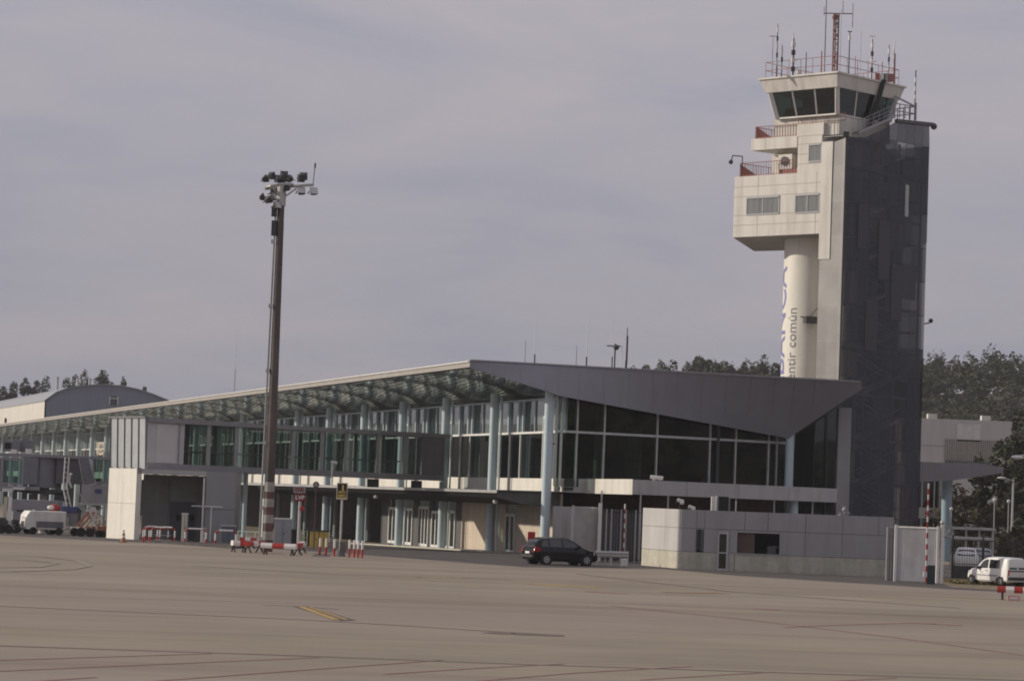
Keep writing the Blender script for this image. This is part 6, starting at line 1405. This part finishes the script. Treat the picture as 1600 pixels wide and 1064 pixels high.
m = MB(); fpl(m, -1, 714.5, 4, 757.5, Yg-.02, .1); fpl(m, 33, 714.5, 36, 757.5, Yg-.02, .1); fpl(m, 4, 714.5, 33, 719, Yg, .1); fpl(m, 4, 754, 33, 757.5, Yg, .1); m.build('frame', bridgeframe, wn)
c = at(71, 735, Yg+1.4); z0, z1 = at(71, 762, Yg).z, at(71, 714, Yg).z; m = MB(); m.tube((c.x, Yg+1.4, z0), (c.x, Yg+1.4, z1), 1.35*.5+.55, n=28); m.build('turret', gm, FG, smooth=True)
m = MB(); m.tube((c.x, Yg+1.4, gz(0, Yg)), (c.x, Yg+1.4, z0), .32, n=14); m.build('support_column', mat('pale_support', (.5, .49, .46), .6, grime=.3), FG, smooth=True)
m = MB(); fpl(m, 40, 764, 98, 772, Yg+.4, 2.2); fpl(m, 44, 772, 54, 790, Yg+.4, .5); fpl(m, 84, 770, 100, 783, Yg+.4, .5); fpl(m, 0, 764, 36, 768, Yg+.3, 1); m.build('undercarriage', darkm, FG)
m = MB(); fpl(m, 87, 714.5, 124, 756, Yg+.3, 2.4); m.build('wall_panel', mat('gangway_grey_dark', (.11, .11, .118), .5, grime=.2), FG)
m = MB(); fpl(m, 146, 715, 171, 752, Yg+.3, .03); wn = m.build('window', g_low, FG)
m = MB(); fpl(m, 144, 714.5, 146.5, 756, Yg+.2, .1); fpl(m, 161, 714.5, 163, 752, Yg+.2, .1); fpl(m, 146, 752, 176, 757, Yg+.2, 2.5); m.build('frame', bridgeframe, wn)
m = MB(); fpl(m, 4, 690, 31, 705, Yg+.5, 1.5); m.use(1); fpl(m, 7, 691.5, 17, 701, Yg+.46, .05); m.build('roof_unit', [gm, black], FG)
m = MB(); fpl(m, 31, 688, 49, 706, Yg+.9, 1.5); m.build('roof_unit', gm, FG)
for x, y in ((20, 708), (43, 707)): m = MB(); q = at(x, y, Yg); m.box((q.x, Yg+.5, q.z+.1), (.45, .4, .4)); m.build('roof_light', whitep, FG)
m = MB(); fpl(m, 3, 763, 20, 768, Yg-.3, .8); fpl(m, 19, 761, 38, 765, Yg-.5, .8); m.build('white_bundle', whitep, FG)
# sloping stair cover
m = MB(); a1, b1_, c1, d1 = at(123, 715, Yg-.8), at(139, 715, Yg-.8), at(150, 756, Yg-.8), at(131, 758, Yg-.8); m.slab([a1, b1_, c1, d1], (0, .12, 0)); m.build('stair_side', mat('stair_panel', (.17, .17, .19), .5), FG)
m = MB()
for p, q in ((a1, d1), (b1_, c1), (d1, c1)): m.tube(p+V((0, -.05, 0)), q+V((0, -.05, 0)), .04, n=5)
m.build('stair_rail', steel, FG)
# tall bent pole frame with steps
t = thing('service_ladder', (at(106, 835, 188).x, 188, gz(0, 188)), 'bent pale pole ladder rising in front of the far gangway', 'ladder')
m = MB()
for dx in (0, 6): m.path([at(x+dx, y, 188) for x, y in ((102, 714), (98.5, 760), (101, 775), (107, 800), (108, 834))], .045)
for k in range(14): y = 722+k*8; m.tube(at(98.5+(1 if y < 760 else (y-760)*.2), y, 188), at(104.5+(1 if y < 760 else (y-760)*.2), y, 188), .025, n=4)
m.build('ladder_frame', whitep, t)
m = MB(); q = at(110, 742, 188.3); m.path([q, at(108, 752, 188.3), at(112, 762, 188.3)], .09); q = at(111, 741, 188.3); m.ball(q, .12); m.build('bracket', steel, t)
t = thing('mobile_stairs', (at(140, 835, 184).x, 184, gz(0, 184)), 'grey mobile passenger stairs with a small blue plate, parked by the gangway block', 'stairs')
m = MB(); fpl(m, 126, 757, 168, 786, 185, 1.8); m.build('upper_housing', mat('stairs_grey', (.30, .30, .31), .5, grime=.25), t)
m = MB(); fpl(m, 148, 764, 158.5, 770.5, 184.95, .04); m.build('blue_plate', bluep, t)
m = MB(); p0, p1 = at(122, 790, 184.6), at(165, 834, 184.6)
for h in (0, .9): m.bar(p0+V((0, 0, h)), p1+V((0, 0, h)), .09)
for k in range(10): c = p0.lerp(p1, k/9); m.bar(c, c+V((0, 0, .9)), .05); m.slab([c+V((0, 0, 0)), c+V((.35, 0, 0)), c+V((.35, 1.4, 0)), c+V((0, 1.4, 0))], (0, 0, .05))
m.build('steps', steel, t)
m = MB(); fpl(m, 120, 786, 168, 789, 184.8, 2); fpl(m, 126, 789, 129, 834, 185, .15); fpl(m, 160, 789, 163, 834, 185, .15); m.bar(at(128, 830, 185), at(160, 792, 185), .08); m.bar(at(128, 792, 185), at(160, 830, 185), .08); m.build('chassis', steel, t)
# grey baggage container truck behind
t = thing('box_truck', (at(52, 832, 188).x, 188, gz(0, 188)), 'long grey box truck with a dark stripe behind the white power unit', 'truck')
m = MB(); fpl(m, 17, 781, 88, 824, 188, 2.2); m.use(1); fpl(m, 26, 796.5, 54, 799.5, 187.96, .03); fpl(m, 18, 812, 40, 815, 187.96, .03); m.build('box_body', [mat('truck_grey', (.26, .255, .28), .5, grime=.25), darkm], t, bevel=.03)
for x in (24, 44, 78): q = at(x, 829, 187.9); m = MB(); m.tube((q.x, 187.9, gz(0, 188)+.42), (q.x, 188.3, gz(0, 188)+.42), .42, n=16); m.build('wheel', black, t)
m = MB(); fpl(m, 17, 824, 88, 828, 188.2, 1.8); m.build('chassis', darkm, t)
# white ground power unit
hd = radians(180+26); q = gp(57, 834.5, gz(0, 182)); t = thing('power_unit', q, 'rounded white ground power unit with a sunlit front and dark grille', 'ground power unit', rz=hd)
m = MB(); prof = [(-1.9, .35), (.95, .35), (1.05, .7), (1.0, 1.35), (.75, 1.68), (-1.9, 1.68)]
m.slab([V((x, -.85, z)) for x, z in prof], (0, 1.7, 0)); m.build('body', whitep, t, bevel=.06, local=True)
m = MB(); m.slab([(1.055, -.35, .62), (1.055, .35, .62), (1.04, .35, .92), (1.04, -.35, .92)], (.02, 0, 0)); m.build('grille', black, t, local=True)
m = MB(); m.slab([(1.02, -.3, 1.15), (1.02, .3, 1.15), (.86, .3, 1.5), (.86, -.3, 1.5)], (.02, 0, 0)); m.build('label_plate', greyp, t, local=True)
m = MB(); m.slab([(-1.7, .856, .5), (.3, .856, .5), (.3, .856, .95), (-1.7, .856, .95)], (0, .01, 0)); m.slab([(-.3, -.2, 1.69), (.3, -.2, 1.69), (.3, .3, 1.69), (-.3, .3, 1.69)], (0, 0, .08)); m.build('side_panel', mat('unit_side', (.17, .17, .19), .6, grime=.3), t, local=True)
for x in (-1.4, .5):
    for y in (-.8, .8): m = MB(); m.tube((x, y-.1, .27), (x, y+.1, .27), .27, n=14); m.build('wheel', black, t, local=True)
# red beacon cover, blue topped trailer, belt loader, dolly
q = at(85, 794, 186.5); t = thing('tarpaulin', q, 'crumpled red and white cover on top of the truck roof edge', 'cover'); m = MB(); m.ball(q, .45, n=10, sz=(1, .8, .7)); m.build('red_cover', redp, t, smooth=True); m = MB(); m.ball(q+V((-.2, -.25, .05)), .3, n=8, sz=(1, .5, .6)); m.build('white_cover', whitep, t, smooth=True)
q = at(107, 834, 185); t = thing('service_trailer', (q.x, 185, gz(0, 185)), 'grey service trailer with a dark blue top left of the belt loader', 'trailer')
m = MB(); fpl(m, 95, 791, 122, 801, 185, 1.6); m.build('blue_top', bluep, t, bevel=.03)
m = MB(); fpl(m, 96, 801.5, 121, 822, 185.1, 1.4); m.build('body', mat('trailer_grey', (.28, .29, .30), .6, grime=.3), t)
m = MB(); fpl(m, 97, 808, 99, 832, 184.8, .1); fpl(m, 104, 808, 106, 826, 184.8, .1); fpl(m, 97, 824, 108, 829, 184.7, .4); m.build('drawbar', whitep, t)
for x in (116,): q = at(x, 830, 184.9); m = MB(); m.tube((q.x, 184.9, gz(0, 185)+.3), (q.x, 185.2, gz(0, 185)+.3), .3, n=14); m.build('wheel', black, t)
t = thing('belt_loader', (at(133, 836, 182).x, 182, gz(0, 182)), 'orange and white belt loader with crossed struts beside the pale block', 'belt loader'); g = gz(0, 182)
m = MB(); m.bar(at(119, 822, 182), at(142, 797, 182), .14); m.bar(at(124, 826, 182), at(147, 800, 182), .12); m.build('belt_boom', orange, t)
m = MB(); m.bar(at(140, 798, 181.8), at(152, 828, 181.8), .09); m.bar(at(152, 797, 181.8), at(140, 830, 181.8), .09); m.bar(at(137, 797, 181.8), at(156, 799, 181.8), .09); m.bar(at(146, 792, 181.8), at(149, 799, 181.8), .2); m.build('lift_strut', whitep, t)
m = MB(); fpl(m, 121, 826, 134, 833, 181.7, 1.3); m.use(1); fpl(m, 134, 822, 150, 832, 182, 1.2); m.build('chassis', [whitep, orange], t)
for x in (126.5, 140.5): q = at(x, 833, 181.6); m = MB(); m.tube((q.x, 181.55, g+.32), (q.x, 181.85, g+.32), .32, n=16); m.build('wheel', black, t)
t = thing('baggage_dolly', (at(158, 837, 180).x, 180, gz(0, 180)), 'small rust-orange dolly half hidden at the left foot of the pale block', 'dolly'); m = MB(); fpl(m, 152, 822, 163, 830, 180, 1); m.bar(at(150, 834, 180), at(156, 815, 180), .08); m.build('frame', orange, t)
for x in (154, 160): q = at(x, 834, 179.9); m = MB(); m.tube((q.x, 179.9, gz(0, 180)+.25), (q.x, 180.1, gz(0, 180)+.25), .25, n=12); m.build('wheel', black, t)
t = thing('tow_tractor', (at(6, 834, 183).x, 183, gz(0, 183)), 'dark tow tractor at the left picture edge with a white box above it', 'tractor'); m = MB(); fpl(m, -25, 818, 19, 829, 183, 1.5); fpl(m, -20, 808, 8, 818, 183.2, 1.2); m.build('body', darkm, t, bevel=.05); m = MB(); fpl(m, 10, 798, 18, 812, 182.9, .4); m.build('white_box', whitep, t)
m = MB(); m.bar(at(12, 812, 182.8), at(22, 827, 182.8), .08); m.bar(at(18, 812, 182.8), at(12, 830, 182.8), .06); m.build('tow_bar', steel, t)
for x in (-12, 2, 14): q = at(x, 831, 182.8); m = MB(); m.tube((q.x, 182.7, gz(0, 183)+.32), (q.x, 183, gz(0, 183)+.32), .32, n=14); m.build('wheel', black, t)
m = MB(); fpl(m, 4, 776, 11, 822, 190, .3); m.use(1); fpl(m, 11, 776, 17, 800, 190, .3); tag(m.build('pier_panel', [mat('cream_pier', (.55, .50, .38), .7, grime=.3), whitep]), 'cream pier at the left edge under the far gangway', 'pier')
